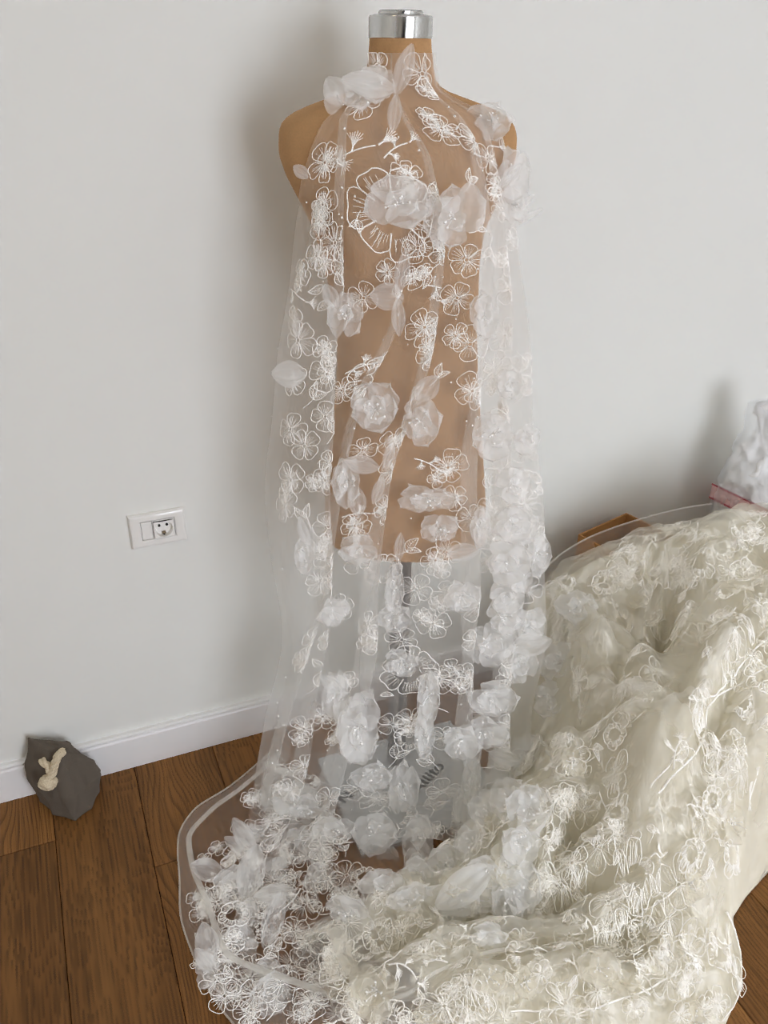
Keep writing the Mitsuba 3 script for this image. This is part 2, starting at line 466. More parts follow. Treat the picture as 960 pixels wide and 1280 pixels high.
# ------------------------------------------------------------------ the mannequin
AX = at_z(495, 957, 0.0)                          # foot of the post
AX = np.array([AX[0], AX[1], 0.0])
FW = np.array([-AX[0], -AX[1], 0.0]); FW /= np.linalg.norm(FW)      # towards the camera
RT = np.cross([0, 0, 1.0], FW) * 1.0                               # to the right in the photograph
if RT @ CR < 0:
    RT = -RT


def at_d(px, py, d):
    """The point of this pixel on the upright plane through the mannequin's axis, moved d towards the camera."""
    r_ = ray(px, py)
    d = np.asarray(d, float)
    t = ((AX - CAM) @ FW + d) / (r_ @ FW)
    return CAM + r_ * t[..., None]


def local(p):
    q = np.asarray(p) - AX
    return q @ RT, q @ FW, q[..., 2]


MANN = np.array([  # pixel y, left x, right x, half depth
    [48, 462, 539, .050], [75, 460, 541, .051], [100, 457, 545, .053], [110, 450, 553, .056], [117, 432, 570, .062], [125, 408, 592, .068], [134, 385, 616, .072],
    [144, 365, 634, .072], [155, 353, 643, .072], [170, 349, 646, .073], [190, 349, 645, .076], [212, 355, 640, .084], [235, 366, 629, .094], [258, 379, 617, .104],
    [285, 392, 606, .108], [320, 402, 600, .108], [360, 412, 598, .100], [410, 420, 596, .092], [455, 422, 597, .090], [510, 418, 600, .097], [570, 411, 604, .108], [630, 407, 607, .113],
    [665, 408, 607, .112]], float)
_l = at_d(MANN[:, 1], MANN[:, 0], 0.0); _rg = at_d(MANN[:, 2], MANN[:, 0], 0.0)
_la, _, _lz = local(_l); _ra, _, _rz = local(_rg)
_z = (_lz + _rz) / 2
order = np.argsort(_z)
HWF = PchipInterpolator(_z[order], ((_ra - _la) / 2)[order])
A0F = PchipInterpolator(_z[order], ((_ra + _la) / 2)[order])
BDF = PchipInterpolator(_z[order], MANN[order, 3])
ZLO, ZHI = _z.min(), _z.max()
ZB = float(local(at_d(500, 285, 0.1))[2])          # bust line


def front_depth(h, a):
    """How far the mannequin's front reaches towards the camera at height h, a to the right of its axis; negative where there is no body."""
    hc = np.clip(h, ZLO, ZHI)
    hw, a0, bd = HWF(hc), A0F(hc), BDF(hc)
    u = np.clip(np.abs(a - a0) / hw, 0, 1)
    bust = sum(0.030 * np.exp(-((a - a0 - s * 0.072) / 0.058) ** 2 - ((h - ZB) / 0.070) ** 2) for s in (-1, 1))
    n = 2.3
    d = (bd + bust * 1.3) * (1 - u ** n) ** (1 / n)
    return np.where((h > ZLO - 0.004) & (h < ZHI) & (np.abs(a - a0) < hw), d, -1.0)


man = thing('mannequin', 'tan dress form without arms or head, chrome neck cap, on a grey post', 'mannequin')
zs = np.concatenate([np.linspace(ZLO, ZHI, 110)])
ph = np.linspace(0, 2 * np.pi, 97)
rows = []
for z in zs:
    hw, a0, bd = float(HWF(z)), float(A0F(z)), float(BDF(z))
    n = 2.3
    c, s = np.cos(ph), np.sin(ph)
    a = a0 + hw * np.sign(c) * np.abs(c) ** (2 / n)
    bust = sum(0.030 * np.exp(-((a - a0 - q * 0.072) / 0.058) ** 2 - ((z - ZB) / 0.070) ** 2) for q in (-1, 1)) * 1.3
    b = (bd + np.where(s > 0, bust, 0)) * np.sign(s) * np.abs(s) ** (2 / n)
    b = np.where(s < 0, b * 0.92, b)
    rows.append(AX + a[:, None] * RT + b[:, None] * FW + np.array([0, 0, z]))
rows = np.array(rows)
low = [rows[0] * [1, 1, 0] + [0, 0, ZLO]]
cen = rows[0][:-1].mean(0)
ends = [cen + (rows[0] - cen) * s + [0, 0, -dz] for s, dz in ((0.02, 0.010), (0.7, 0.010), (0.92, 0.008), (0.98, 0.004))]
tc = rows[-1][:-1].mean(0)
P = np.array(ends + list(rows) + [tc + (rows[-1] - tc) * 0.9, tc + (rows[-1] - tc) * 0.02])
put('torso', quad_grid(P), JERSEY, man, smooth=40)
r0 = float(HWF(ZHI)); zc = ZHI - 0.001
capv, capf = lathe([(r0 - 0.003, zc), (r0 + 0.0005, zc), (r0 + 0.0015, zc + 0.002), (r0 + 0.0015, zc + 0.029), (r0, zc + 0.0315), (r0 - 0.008, zc + 0.033),
                    (r0 - 0.0135, zc + 0.0335), (r0 - 0.0135, zc + 0.037), (r0 - 0.016, zc + 0.0385), (0.0, zc + 0.039)], 64)
cxy = AX + float(A0F(ZHI)) * RT
put('neck_cap', (capv + [cxy[0], cxy[1], 0], capf), CHROME, man, smooth=35)
pole = bevel_box(0.034, 0.034, ZLO - 0.01, 0.002)
pole.apply_translation((AX[0], AX[1], (ZLO - 0.01) / 2 + 0.012))
put('post', pole, POST, man)
pl0, pl1 = at_z(452, 1064, 0.014), at_z(610, 1020, 0.014)
PBX0, PBX1, PBY0, PBY1 = pl0[0] - 0.003, pl0[0] + 0.36, (pl0[1] + pl1[1]) / 2, AX[1] + 0.08
base = bevel_box(PBX1 - PBX0, PBY1 - PBY0, 0.016, 0.002)
base.apply_translation(((PBX0 + PBX1) / 2, (PBY0 + PBY1) / 2, 0.0082))
bs = put('base_board', base, PLATE, man)
labels[bs] = {'label': 'pale grey base board with black lettering'}
for word, (qa, qb) in (('Non', ((429, 1006), (462, 976))), ('Allito', ((523, 992), (556, 958)))):
    a, b = at_z(*qa, 0.0166), at_z(*qb, 0.0166)
    tm = meshkit.text_mesh(word, 0.016, 0.0006, bold=True)
    L = tm.bounds[1, 0] - tm.bounds[0, 0]
    tm.apply_scale((np.linalg.norm((b - a)[:2]) / L, 1.5, 1.0))
    tm.apply_transform(trimesh.transformations.rotation_matrix(math.atan2(b[1] - a[1], b[0] - a[0]), [0, 0, 1]))
    tm.apply_translation((a[0], a[1], 0.0163))
    put('lettering', tm, BLACK, bs)

def in_poly(poly, rng):
    x0, y0, x1, y1 = poly.bounds
    while True:
        x, y = rng.uniform(x0, x1), rng.uniform(y0, y1)
        if poly.contains(Point(x, y)):
            return x, y


# ------------------------------------------------------------------ embroidery: motifs as lines (points in metres, half width)
def wob(rng, n, a):
    return 1 + a * np.sin(np.arange(n) * rng.uniform(0.8, 1.7) + rng.uniform(0, 6)) * rng.uniform(0.5, 1)


def petal(ang, hw, r0, R, rng, nv, w=0.00085, notch=0.07, vein_in=0.2, vein_out=0.86):
    t = np.linspace(0, 1, 13)
    a = ang - hw * np.cos(np.pi * t)
    r = r0 + (R - r0) * np.sin(np.pi * np.clip(t, 0.0, 1.0)) ** 0.42
    r = r * (1 - notch * np.exp(-((t - 0.5) / 0.11) ** 2)) * wob(rng, 13, 0.035)
    out = [(np.stack([r * np.cos(a), r * np.sin(a)], 1), w)]
    for k in range(nv):
        q = ang + hw * 0.74 * (2 * (k + 0.5) / nv - 1)
        e = R * (vein_out - 0.22 * abs(2 * (k + 0.5) / nv - 1) ** 2) * rng.uniform(0.82, 1.0)
        s = R * vein_in
        rr_ = np.linspace(s, e, 4)
        aa = q + 0.10 * np.sin(np.linspace(0, 2.2, 4)) * rng.uniform(-1, 1)
        out.append((np.stack([rr_ * np.cos(aa), rr_ * np.sin(aa)], 1), w * 0.52))
    return out


def m_flower(R, rng):
    n = rng.integers(4, 6)
    out = []
    th0 = rng.uniform(0, 6.28)
    for k in range(n):
        out += petal(th0 + k * 2 * np.pi / n + rng.uniform(-.12, .12), np.pi / n * rng.uniform(0.86, 1.02), R * 0.12, R * rng.uniform(0.82, 1.08), rng, 5)
    t = np.linspace(0, 2 * np.pi, 9)
    out.append((np.stack([np.cos(t), np.sin(t)], 1) * R * 0.11, 0.0009))
    return out


def m_double(R, rng):
    out = m_flower(R * 0.98, rng)
    n = 4
    th0 = rng.uniform(0, 6.28)
    for k in range(n):
        out += petal(th0 + k * 2 * np.pi / n, np.pi / n * 0.8, R * 0.05, R * rng.uniform(0.45, 0.62), rng, 3)
    a = rng.uniform(0, 6.28)
    out += [(p + np.array([np.cos(a), np.sin(a)]) * R * 0.75, w) for p, w in m_flower(R * 0.55, rng)]
    return out


def m_fan(R, rng):
    """a large open flower: scalloped rim with fans of short veins hanging from it"""
    out = []
    n = 6
    th0 = rng.uniform(0, 6.28)
    for k in range(n):
        q = petal(th0 + k * 2 * np.pi / n, np.pi / n * 1.04, R * 0.42, R * rng.uniform(0.88, 1.08), rng, 9, w=0.0013, vein_in=0.50, vein_out=0.93)
        out += q
    return out


def m_leaf(L, rng):
    t = np.linspace(0, 1, 9)
    wd = 0.26 * L * np.sin(np.pi * t ** 0.8) * rng.uniform(0.8, 1.15)
    bend = 0.12 * L * np.sin(np.pi * t)
    out = [(np.stack([t * L, bend + wd], 1), 0.0009), (np.stack([t * L, bend - wd], 1), 0.0009), (np.stack([t * L, bend], 1), 0.0006)]
    for k in (2, 3, 4, 5, 6):
        for s in (-1, 1):
            out.append((np.array([[t[k] * L, bend[k]], [t[k] * L + 0.1 * L, bend[k] + s * wd[k] * 0.8]]), 0.00045))
    return out


def turn(m, a, o=(0, 0)):
    c, s = math.cos(a), math.sin(a)
    return [(p @ np.array([[c, s], [-s, c]]) + np.array(o), w) for p, w in m]


def m_bud(L, rng):
    out = [(np.array([[0, 0], [0.3 * L, 0]]), 0.0016)]
    for k in range(8):
        a = (k / 7 - 0.5) * 1.5
        e = L * rng.uniform(0.85, 1.1)
        out.append((np.array([[0.25 * L, 0.02 * L * (k - 3.5) / 4], [0.55 * L, 0.5 * L * a * 0.45], [0.25 * L + e * math.cos(a) * 0.8, e * math.sin(a) * 0.75]]), 0.0006))
    return [(p, w * 1.15) for p, w in out]


def m_sprig(L, rng):
    """a twisted stem with two tassel buds and a pair of leaves"""
    t = np.linspace(0, 1, 26)
    stem = np.stack([t * L, 0.10 * L * np.sin(2.6 * t)], 1)
    out = []
    for k in range(0, 24, 2):
        out.append((stem[k:k + 3], 0.0015))
    out += turn(m_bud(L * 0.36, rng), 0.3, stem[-1])
    out += turn(m_bud(L * 0.34, rng), 1.1, stem[13])
    out += turn(m_bud(L * 0.30, rng), -0.9, stem[6])
    return out


def m_leaves(L, rng):
    return turn(m_leaf(L, rng), 0.5) + turn(m_leaf(L * 0.8, rng), -0.5) + [(np.array([[-0.7 * L, 0.1 * L], [-0.35 * L, 0.02 * L], [0, 0]]), 0.001)]


MOTIFS = {'embroidered_flower': m_flower, 'embroidered_double_flower': m_double, 'embroidered_fan_flower': m_fan,
          'embroidered_leaf': m_leaf, 'embroidered_leaves': m_leaves, 'embroidered_sprig': m_sprig}


class Spread:
    """keeps sewn motifs from being heaped on each other"""
    def __init__(self, gap):
        self.gap, self.at = gap, []

    def free(self, px, py, r):
        if any(math.hypot(px - x, py - y) < self.gap * (r + q) for x, y, q in self.at):
            return False
        self.at.append((px, py, r))
        return True


def lines_mesh(lines, place, lift=0.0009, raise_=0.0007, wscale=1.0):
    """place(points 2D) -> (points 3D, normals): every line as a low ridge of thread lying on the cloth."""
    allp = np.vstack([p for p, _ in lines])
    P3, N3 = place(allp)
    vs, fs, n, o = [], [], 0, 0
    for p, w in lines:
        m = len(p)
        Q, N = P3[o:o + m], N3[o:o + m]
        o += m
        t = np.gradient(Q, axis=0)
        s = np.cross(t, N)
        s /= np.linalg.norm(s, axis=1, keepdims=True) + 1e-9
        w = w * wscale
        base = Q + N * lift
        V = np.stack([base - s * w, base + N * raise_ + N * w * 0.5, base + s * w], 1).reshape(-1, 3)
        i = np.arange(m - 1)[:, None] * 3
        F = np.concatenate([i + [0, 3, 4], i + [0, 4, 1], i + [1, 4, 5], i + [1, 5, 2]])
        vs.append(V); fs.append(F + n); n += len(V)
    return np.vstack(vs), np.vstack(fs)


# ------------------------------------------------------------------ organza flowers
def petal_grid(L, Wd, tilt, cup, rng, nu=9, nv=8, curl=0.25):
    """a petal along +x from the origin, lifted by tilt, cupped across its width, ruffled"""
    u = np.linspace(0, 1, nu)[:, None]
    v = np.linspace(-1, 1, nv)[None]
    wd = Wd * np.sqrt(np.clip(1 - (2 * (0.06 + 0.94 * u ** 1.15) - 1) ** 2, 0.0, 1)) * (0.75 + 0.5 * u) * (1 + 0.05 * np.sin(9 * u + v))
    x = L * u * (1 - 0.10 * v ** 2 * u)
    y = wd * v
    z = cup * Wd * v ** 2 * (0.4 + u) - curl * L * u ** 2 * 0.6
    ruff = (meshkit.noise(np.stack(np.broadcast_arrays(u * 3 + rng.uniform(0, 50), v * 2.5, 0 * u * v), -1), 3) - 0.5) * L * 0.34 * (0.25 + u)
    x, y, z = np.broadcast_arrays(x, y, z + ruff)
    c, s = math.cos(tilt), math.sin(tilt)
    return np.stack([x * c - z * s, y, x * s + z * c], -1)


def frame_of(n, up=np.array([0, 0, 1.0])):
    n = n / np.linalg.norm(n)
    a = np.cross(up, n)
    if np.linalg.norm(a) < 1e-3:
        a = np.cross([1.0, 0, 0], n)
    a /= np.linalg.norm(a)
    return np.stack([a, np.cross(n, a), n], 1)          # columns: right, up, out


ICO = trimesh.creation.icosphere(subdivisions=1)


def organza_flower(parent, p, n, R, rng, m, petals=None, bead=True, flat=1.0, elong=(1, 1), name='organza_flower', roll=None):
    """one flower appliqué: its petals and its beaded stamens"""
    k0 = key_of(name, parent)
    M = frame_of(np.asarray(n))
    th0 = rng.uniform(0, 6.28) if roll is None else roll
    no, ni = (rng.integers(4, 6), rng.integers(2, 4)) if petals is None else petals
    for j in range(no + ni):
        inner = j >= no
        a = th0 + (j * 2 * np.pi / no if not inner else (j - no) * 2 * np.pi / max(ni, 1) + 0.6) + rng.uniform(-.25, .25)
        tilt = (rng.uniform(0.06, 0.46) if not inner else rng.uniform(0.55, 1.0)) * flat
        L = R * (rng.uniform(0.85, 1.15) if not inner else rng.uniform(0.55, 0.8))
        G = petal_grid(L, L * rng.uniform(0.46, 0.62), tilt, rng.uniform(0.15, 0.5), rng)
        c, s = math.cos(a), math.sin(a)
        G = np.stack([(G[..., 0] * c - G[..., 1] * s) * elong[0], (G[..., 0] * s + G[..., 1] * c) * elong[1], G[..., 2] + 0.002], -1)
        put('petal', quad_grid(np.asarray(p) + G @ M.T), m, k0, smooth=True)
    if bead:
        bs = []
        for j in range(int(rng.integers(6, 11))):
            a, q, h = rng.uniform(0, 6.28), R * rng.uniform(0.05, 0.48), R * rng.uniform(0.15, 0.55)
            c = np.array([q * math.cos(a), q * math.sin(a), h])
            bs.append((np.asarray(p) + (ICO.vertices * R * rng.uniform(0.03, 0.055) + c) @ M.T, ICO.faces))
            bs.append(tube(np.asarray(p) + np.array([[0, 0, 0.002], c * [0.5, 0.5, 0.7], c]) @ M.T, 0.0005, 4, cap=False))
        put('bead_stamens', join(bs), PEARL, k0, smooth=True)
    return k0


def organza_leaf(parent, p, n, ang, L, Wd, rng, m=None, name='organza_leaf', lift=0.25):
    """a long pleated organza leaf: ang in the cloth's plane, 0 to the right, pi/2 up"""
    u = np.linspace(0, 1, 12)[:, None]
    v = np.linspace(-1, 1, 13)[None]
    w = Wd * np.sin(np.pi * np.clip(0.05 + 0.93 * u, 0, 1)) ** 0.8
    z = 0.10 * Wd * np.cos(v * np.pi * 3.0) * np.sin(np.pi * u) + lift * L * np.sin(u * 1.8) * 0.6 + 0.25 * Wd * v ** 2
    x, y, z = np.broadcast_arrays(L * u + 0 * v, w * v, z)
    c, s = math.cos(ang), math.sin(ang)
    M = frame_of(np.asarray(n))
    G = np.stack([x * c - y * s, x * s + y * c, z + 0.003], -1)
    return put(name, quad_grid(np.asarray(p) + G @ M.T), m or ORGANZA_LEAF, parent, smooth=True)


# ------------------------------------------------------------------ the draped lace: rails from the collar to the floor
YK = np.array([66, 105, 150, 200, 300, 400, 500, 600, 700, 800, 900, 1000, 1064], float)
RAILS = [  # x at each of YK, depth towards the camera at each
    ([462, 462, 428, 424, 424, 420, 426, 420, 402, 396, 372, 345, 330], [-.03, -.03, -.06, -.10, -.11, -.10, -.10, -.10, -.08, -.04, .0, .05, .08]),
    ([459, 455, 407, 388, 368, 352, 342, 335, 338, 352, 330, 318, 300], [-.01, -.01, -.01, .00, .01, .02, .02, .02, .03, .05, .08, .10, .12]),
    ([460, 457, 415, 400, 385, 372, 366, 360, 360, 362, 340, 322, 305], [.03, .04, .05, .07, .08, .09, .10, .10, .11, .12, .14, .15, .16]),
    ([462, 462, 434, 432, 428, 425, 420, 414, 412, 394, 362, 338, 318], [.05, .06, .09, .11, .135, .12, .12, .13, .14, .15, .17, .18, .18]),
    ([461, 459, 424, 421, 416, 412, 406, 400, 398, 380, 348, 326, 308], [.045, .05, .08, .10, .115, .10, .10, .11, .12, .13, .15, .16, .16]),
    ([470, 470, 460, 470, 490, 496, 458, 428, 416, 410, 396, 372, 345], [.055, .07, .09, .12, .14, .13, .13, .14, .15, .16, .17, .18, .18]),
    ([476, 478, 484, 504, 520, 490, 446, 414, 400, 392, 376, 350, 325], [.05, .065, .085, .11, .13, .12, .115, .12, .125, .13, .15, .16, .17]),
    ([490, 492, 512, 540, 556, 547, 522, 492, 476, 470, 450, 424, 398], [.06, .08, .09, .12, .14, .14, .14, .15, .16, .17, .18, .19, .19]),
    ([488, 489, 504, 530, 546, 535, 508, 476, 458, 446, 420, 392, 365], [.055, .07, .085, .11, .13, .125, .12, .13, .13, .14, .15, .16, .17]),
    ([512, 518, 545, 572, 585, 580, 565, 548, 540, 536, 530, 520, 505], [.055, .07, .085, .11, .14, .13, .13, .135, .14, .14, .15, .15, .16]),
    ([532, 537, 580, 602, 614, 614, 602, 596, 598, 596, 592, 594, 588], [.05, .06, .075, .09, .12, .12, .12, .13, .14, .15, .16, .16, .16]),
    ([529, 533, 570, 590, 602, 602, 588, 578, 576, 574, 570, 566, 560], [.045, .055, .07, .085, .11, .105, .10, .11, .11, .12, .13, .14, .15]),
    ([542, 546, 604, 620, 632, 638, 640, 640, 642, 642, 640, 636, 630], [.03, .04, .06, .07, .09, .10, .11, .12, .13, .13, .14, .14, .15]),
    ([540, 543, 596, 611, 620, 622, 622, 618, 618, 616, 612, 610, 606], [.025, .035, .055, .06, .07, .07, .08, .08, .09, .10, .11, .12, .13]),
    ([544, 549, 618, 633, 645, 660, 668, 674, 680, 682, 668, 662, 655], [.00, .00, .01, .01, .02, .03, .04, .05, .06, .06, .08, .09, .10]),
    ([545, 549, 610, 620, 625, 636, 642, 648, 654, 660, 650, 645, 640], [-.02, -.03, -.04, -.06, -.05, -.03, -.02, -.01, .0, .0, .02, .04, .06]),
    ([543, 546, 606, 612, 608, 606, 606, 610, 620, 628, 636, 636, 634], [-.03, -.04, -.05, -.10, -.11, -.11, -.11, -.11, -.09, -.06, -.02, .0, .04]),
]
NV = 190
ys = np.linspace(YK[0], YK[-1], NV)
RX = np.array([PchipInterpolator(YK, r[0])(ys) for r in RAILS])      # rails, rows
RD = np.array([PchipInterpolator(YK, r[1])(ys) for r in RAILS])
# small waves along every rail keep the folds from being ruled lines
for k in range(len(RAILS)):
    ph_ = RNG.uniform(0, 6.28, 3)
    fade = np.clip((ys - 150) / 200, 0, 1)
    RX[k] += fade * (2.4 * np.sin(ys / 62 + ph_[0]) + 1.6 * np.sin(ys / 29 + ph_[1]))
    RD[k] += fade * 0.004 * np.sin(ys / 47 + ph_[2])
NS = 12
tk = np.arange(len(RAILS), dtype=float)
tf = np.linspace(0, len(RAILS) - 1, (len(RAILS) - 1) * NS + 1)
GX = np.array([PchipInterpolator(tk, RX[:, i])(tf) for i in range(NV)])
GD = np.array([CubicSpline(tk, RD[:, i])(tf) for i in range(NV)])
GY = np.repeat(ys[:, None], len(tf), 1)
GY = GY + (16.0 * np.sin(tf * 1.3) + 9.0 * np.sin(tf * 3.1 + 1))[None] * np.clip((ys - 985) / 75, 0, 1)[:, None]
D3 = at_d(GX, GY, GD)
# fine gathers
gw = meshkit.fbm(np.stack([tf[None] * 2.2 + 0 * GY, GY / 210.0, 0 * GY], -1), 3, 5) - 0.5
D3 = D3 + FW * (gw * 0.010 * np.clip((GY - 120) / 120, 0.15, 1))[..., None]
a, b, h = local(D3)
fd = front_depth(h, a)
hwc = BDF(np.clip(h, ZLO, ZHI))
isfront = (tf >= 1.2) & (tf <= len(RAILS) - 2.6)
nb = np.where(isfront[None], np.maximum(b, fd + 0.006 + 0.004 * (gw + 0.5)), np.where((fd > 0) & (b < 0), np.minimum(b, -np.minimum(fd, hwc) * 0.95 - 0.006), np.where(fd > 0, np.maximum(b, fd + 0.006), b)))
D3 = D3 + FW * (nb - b)[..., None]


def pool_z(p):
    """height of the crumpled cloth that lies on the floor"""
    q = np.stack([p[..., 0] * 7, p[..., 1] * 7, 0 * p[..., 0]], -1)
    return 0.010 + 0.050 * np.clip(meshkit.fbm(q, 3, 21) - 0.32, 0, 1)


fl = at_z(GX, GY, 0.02)
lowz = 0.016 + pool_z(fl)
sink = D3[..., 2] < lowz
onfl = at_z(GX, GY, lowz)
D3 = np.where(sink[..., None], onfl, D3)
D3[..., 1] = np.minimum(D3[..., 1], WALL_Y - 0.02)

drape = thing('lace_drape', 'sheer white tulle lace with floral embroidery draped over the mannequin and pooling on the floor', 'lace fabric')
put('tulle', quad_grid(D3), TULLE, drape, smooth=True)
DN = np.cross(np.gradient(D3, axis=1), np.gradient(D3, axis=0))
DN /= np.linalg.norm(DN, axis=-1, keepdims=True) + 1e-12
DN = np.where(((CAM - D3) * DN).sum(-1, keepdims=True) < 0, -DN, DN)
DS = np.concatenate([np.zeros((NV, 1)), np.cumsum(np.linalg.norm(np.diff(D3, axis=1), axis=2), axis=1)], 1)
DPX, DPY, DPW = to_px(D3)
STEP = np.linalg.norm(np.diff(D3, axis=0), axis=2)
STEP = np.vstack([STEP, STEP[-1:]])


def drape_hit(px, py, back=0):
    d = np.hypot(DPX - px, DPY - py)
    ok = d < 7
    if not ok.any():
        return np.unravel_index(np.argmin(d), d.shape)
    w = np.where(ok, DPW + d * 0.002, 9.0)
    return np.unravel_index(np.argmin(w), w.shape)


def drape_place(i, j):
    def place(q):
        """q: metres right and up along the cloth around (i, j)"""
        st = max(np.median(STEP[max(i - 5, 0):i + 6, j]), 0.002)
        fi = np.clip(i - q[:, 1] / st, 0, NV - 1.001)
        P3, N3 = np.zeros((len(q), 3)), np.zeros((len(q), 3))
        for k in range(len(q)):
            r = int(fi[k]); t = fi[k] - r
            row = DS[r] * (1 - t) + DS[r + 1] * t
            s = row[j] + q[k, 0]
            c = np.clip(np.searchsorted(row, s) - 1, 0, len(row) - 2)
            u = np.clip((s - row[c]) / (row[c + 1] - row[c] + 1e-9), 0, 1)
            for A, B in ((P3, D3), (N3, DN)):
                A[k] = (B[r, c] * (1 - u) + B[r, c + 1] * u) * (1 - t) + (B[r + 1, c] * (1 - u) + B[r + 1, c + 1] * u) * t
        N3 /= np.linalg.norm(N3, axis=1, keepdims=True) + 1e-9
        return P3, N3
    return place


def motif_on_drape(kind, px, py, size_px, ang, rng):
    i, j = drape_hit(px, py)
    R = size_px * DPW[i, j] / FOCAL
    lines = turn(MOTIFS[kind](R, rng), ang)
    m = lines_mesh(lines, drape_place(i, j), wscale=0.86)
    put(kind, m, THREAD, drape)


F1, F2, FF, LF, LV, SP = 'embroidered_flower', 'embroidered_double_flower', 'embroidered_fan_flower', 'embroidered_leaf', 'embroidered_leaves', 'embroidered_sprig'
DRAPE_MOTIFS = [  # kind, pixel, radius in pixels, turn
    (F1, 472, 84, 20, 0), (F1, 528, 95, 28, 0), (F2, 553, 160, 26, 0), (F1, 535, 115, 18, 1), (F1, 455, 128, 22, 0), (F1, 600, 175, 24, 0), (LV, 625, 185, 20, 0), (F1, 612, 200, 20, 0),
    (F2, 405, 205, 28, 0), (F2, 402, 255, 26, 0), (F2, 400, 280, 24, 1), (F1, 392, 318, 22, 0), (F1, 408, 330, 18, 0), (SP, 428, 208, 70, .32), (SP, 480, 196, 44, .4),
    (FF, 490, 265, 58, 0), (LV, 590, 232, 20, .9), (LV, 600, 290, 18, .4), (F1, 583, 328, 26, 0), (F1, 484, 340, 20, 0), (F2, 515, 345, 20, 0), (F1, 452, 372, 22, 0),
    (SP, 530, 355, 60, -.4), (LV, 432, 358, 22, 1.6), (F2, 528, 410, 27, 0), (F1, 588, 432, 26, 0), (F2, 590, 490, 27, .6), (F1, 568, 420, 18, 0), (SP, 430, 470, 45, .3),
    (FF, 470, 475, 36, 0), (LV, 545, 475, 20, 1.0), (F1, 425, 490, 20, 0), (LV, 420, 540, 22, 1.2), (LV, 515, 500, 26, 1.5), (F1, 455, 565, 20, 0), (F2, 560, 583, 27, 0), (F1, 498, 590, 20, .4),
    (SP, 520, 575, 40, -.5), (F1, 416, 580, 18, 0), (F1, 488, 640, 22, 0), (SP, 430, 650, 40, .1), (F2, 400, 690, 24, 0), (F1, 398, 730, 22, 0), (F1, 372, 425, 28, 0), (F1, 362, 400, 20, 0),
    (F2, 408, 470, 26, 0), (F1, 360, 540, 28, 0), (F1, 378, 560, 24, 0), (F2, 364, 600, 28, 0), (F1, 350, 630, 24, 0), (LV, 390, 500, 24, .9), (SP, 358, 360, 46, -.4), (LV, 380, 650, 26, 2.0),
    (F1, 640, 360, 24, 0), (F2, 632, 420, 26, 0), (F1, 650, 470, 24, 0), (F2, 640, 520, 28, 0), (F1, 655, 560, 26, 0), (F1, 630, 590, 24, 0), (F2, 655, 630, 28, 0), (F1, 590, 650, 20, 0),
    (F1, 560, 690, 22, 0), (F2, 545, 700, 24, 0), (LV, 505, 690, 24, .5), (F1, 515, 740, 24, 0), (F2, 470, 800, 26, 0), (F1, 500, 800, 24, 0), (FF, 515, 840, 40, 0), (F2, 548, 850, 30, 0),
    (F2, 560, 745, 26, 0), (F1, 600, 760, 24, 0), (F2, 640, 760, 26, 0), (F1, 660, 740, 24, 0), (F1, 660, 800, 24, 0), (F2, 592, 850, 26, 0), (F1, 595, 800, 20, 0), (F1, 460, 780, 22, 0),
    (F2, 385, 830, 24, 0), (F1, 392, 800, 20, 0), (F2, 378, 910, 24, 0), (LV, 395, 860, 26, .9), (F1, 430, 880, 20, 0), (F1, 485, 905, 22, 0), (F1, 425, 760, 22, 0), (LV, 420, 740, 24, 1.6),
    (F2, 515, 900, 24, 0), (F1, 553, 925, 22, 0), (LV, 500, 950, 26, 1.2), (F1, 455, 985, 26, 0), (F2, 475, 1000, 28, 0), (F1, 555, 990, 22, 0), (LV, 545, 1010, 26, 1.4), (F1, 575, 1020, 22, 0),
    (FF, 490, 1020, 30, 0), (F1, 605, 890, 22, 0), (F1, 640, 850, 22, 0), (F2, 620, 930, 24, 0), (LV, 615, 960, 26, .2), (F1, 380, 960, 24, 0), (F2, 365, 990, 26, 0), (F1, 410, 1000, 22, 0),
    (F2, 400, 1040, 28, 0), (F1, 420, 1060, 24, 0), (F1, 350, 1040, 24, 0), (LV, 540, 1060, 26, 1.9), (F1, 600, 1060, 24, 0), (F2, 575, 1075, 24, 0), (SP, 480, 1060, 40, -1.4), (F2, 340, 1020, 24, 1),
    (F1, 620, 700, 24, 0), (F2, 655, 690, 24, 0), (F1, 450, 700, 22, 0), (F1, 412, 800, 18, 0), (F2, 540, 780, 24, 0), (F1, 365, 480, 24, 0), (F1, 640, 300, 18, 0), (F1, 628, 260, 18, 0), (F2, 622, 230, 18, 0),
]
for n_, (kind, px, py, sz, an) in enumerate(DRAPE_MOTIFS):
    rg = np.random.default_rng(100 + n_)
    motif_on_drape(kind, px, py, sz, an if kind in (LV, SP, LF) else rg.uniform(0, 6.28), rg)

rs_ = np.random.default_rng(4242)
spread = Spread(0.56)
spread.at = [(m[1], m[2], m[3] * 0.9) for m in DRAPE_MOTIFS if m[0] != SP]
for poly_, cnt in (([(395, 190), (424, 190), (416, 680), (342, 650), (352, 420)], 70), ([(604, 210), (636, 225), (670, 600), (678, 700), (606, 700), (610, 400)], 80),
                   ([(384, 710), (676, 710), (640, 1060), (350, 1010)], 110), ([(430, 160), (590, 170), (600, 660), (430, 660)], 40)):
    pg_ = Polygon(poly_)
    for n_ in range(cnt):
        px, py = in_poly(pg_, rs_)
        kind = [F1, F2, F2, F1, LV, FF, LF][rs_.integers(0, 7)]
        r_px = rs_.uniform(19, 28) * (0.9 if kind in (LV, LF) else 1)
        if spread.free(px, py, r_px):
            motif_on_drape(kind, px, py, r_px, rs_.uniform(0, 6.28), rs_)

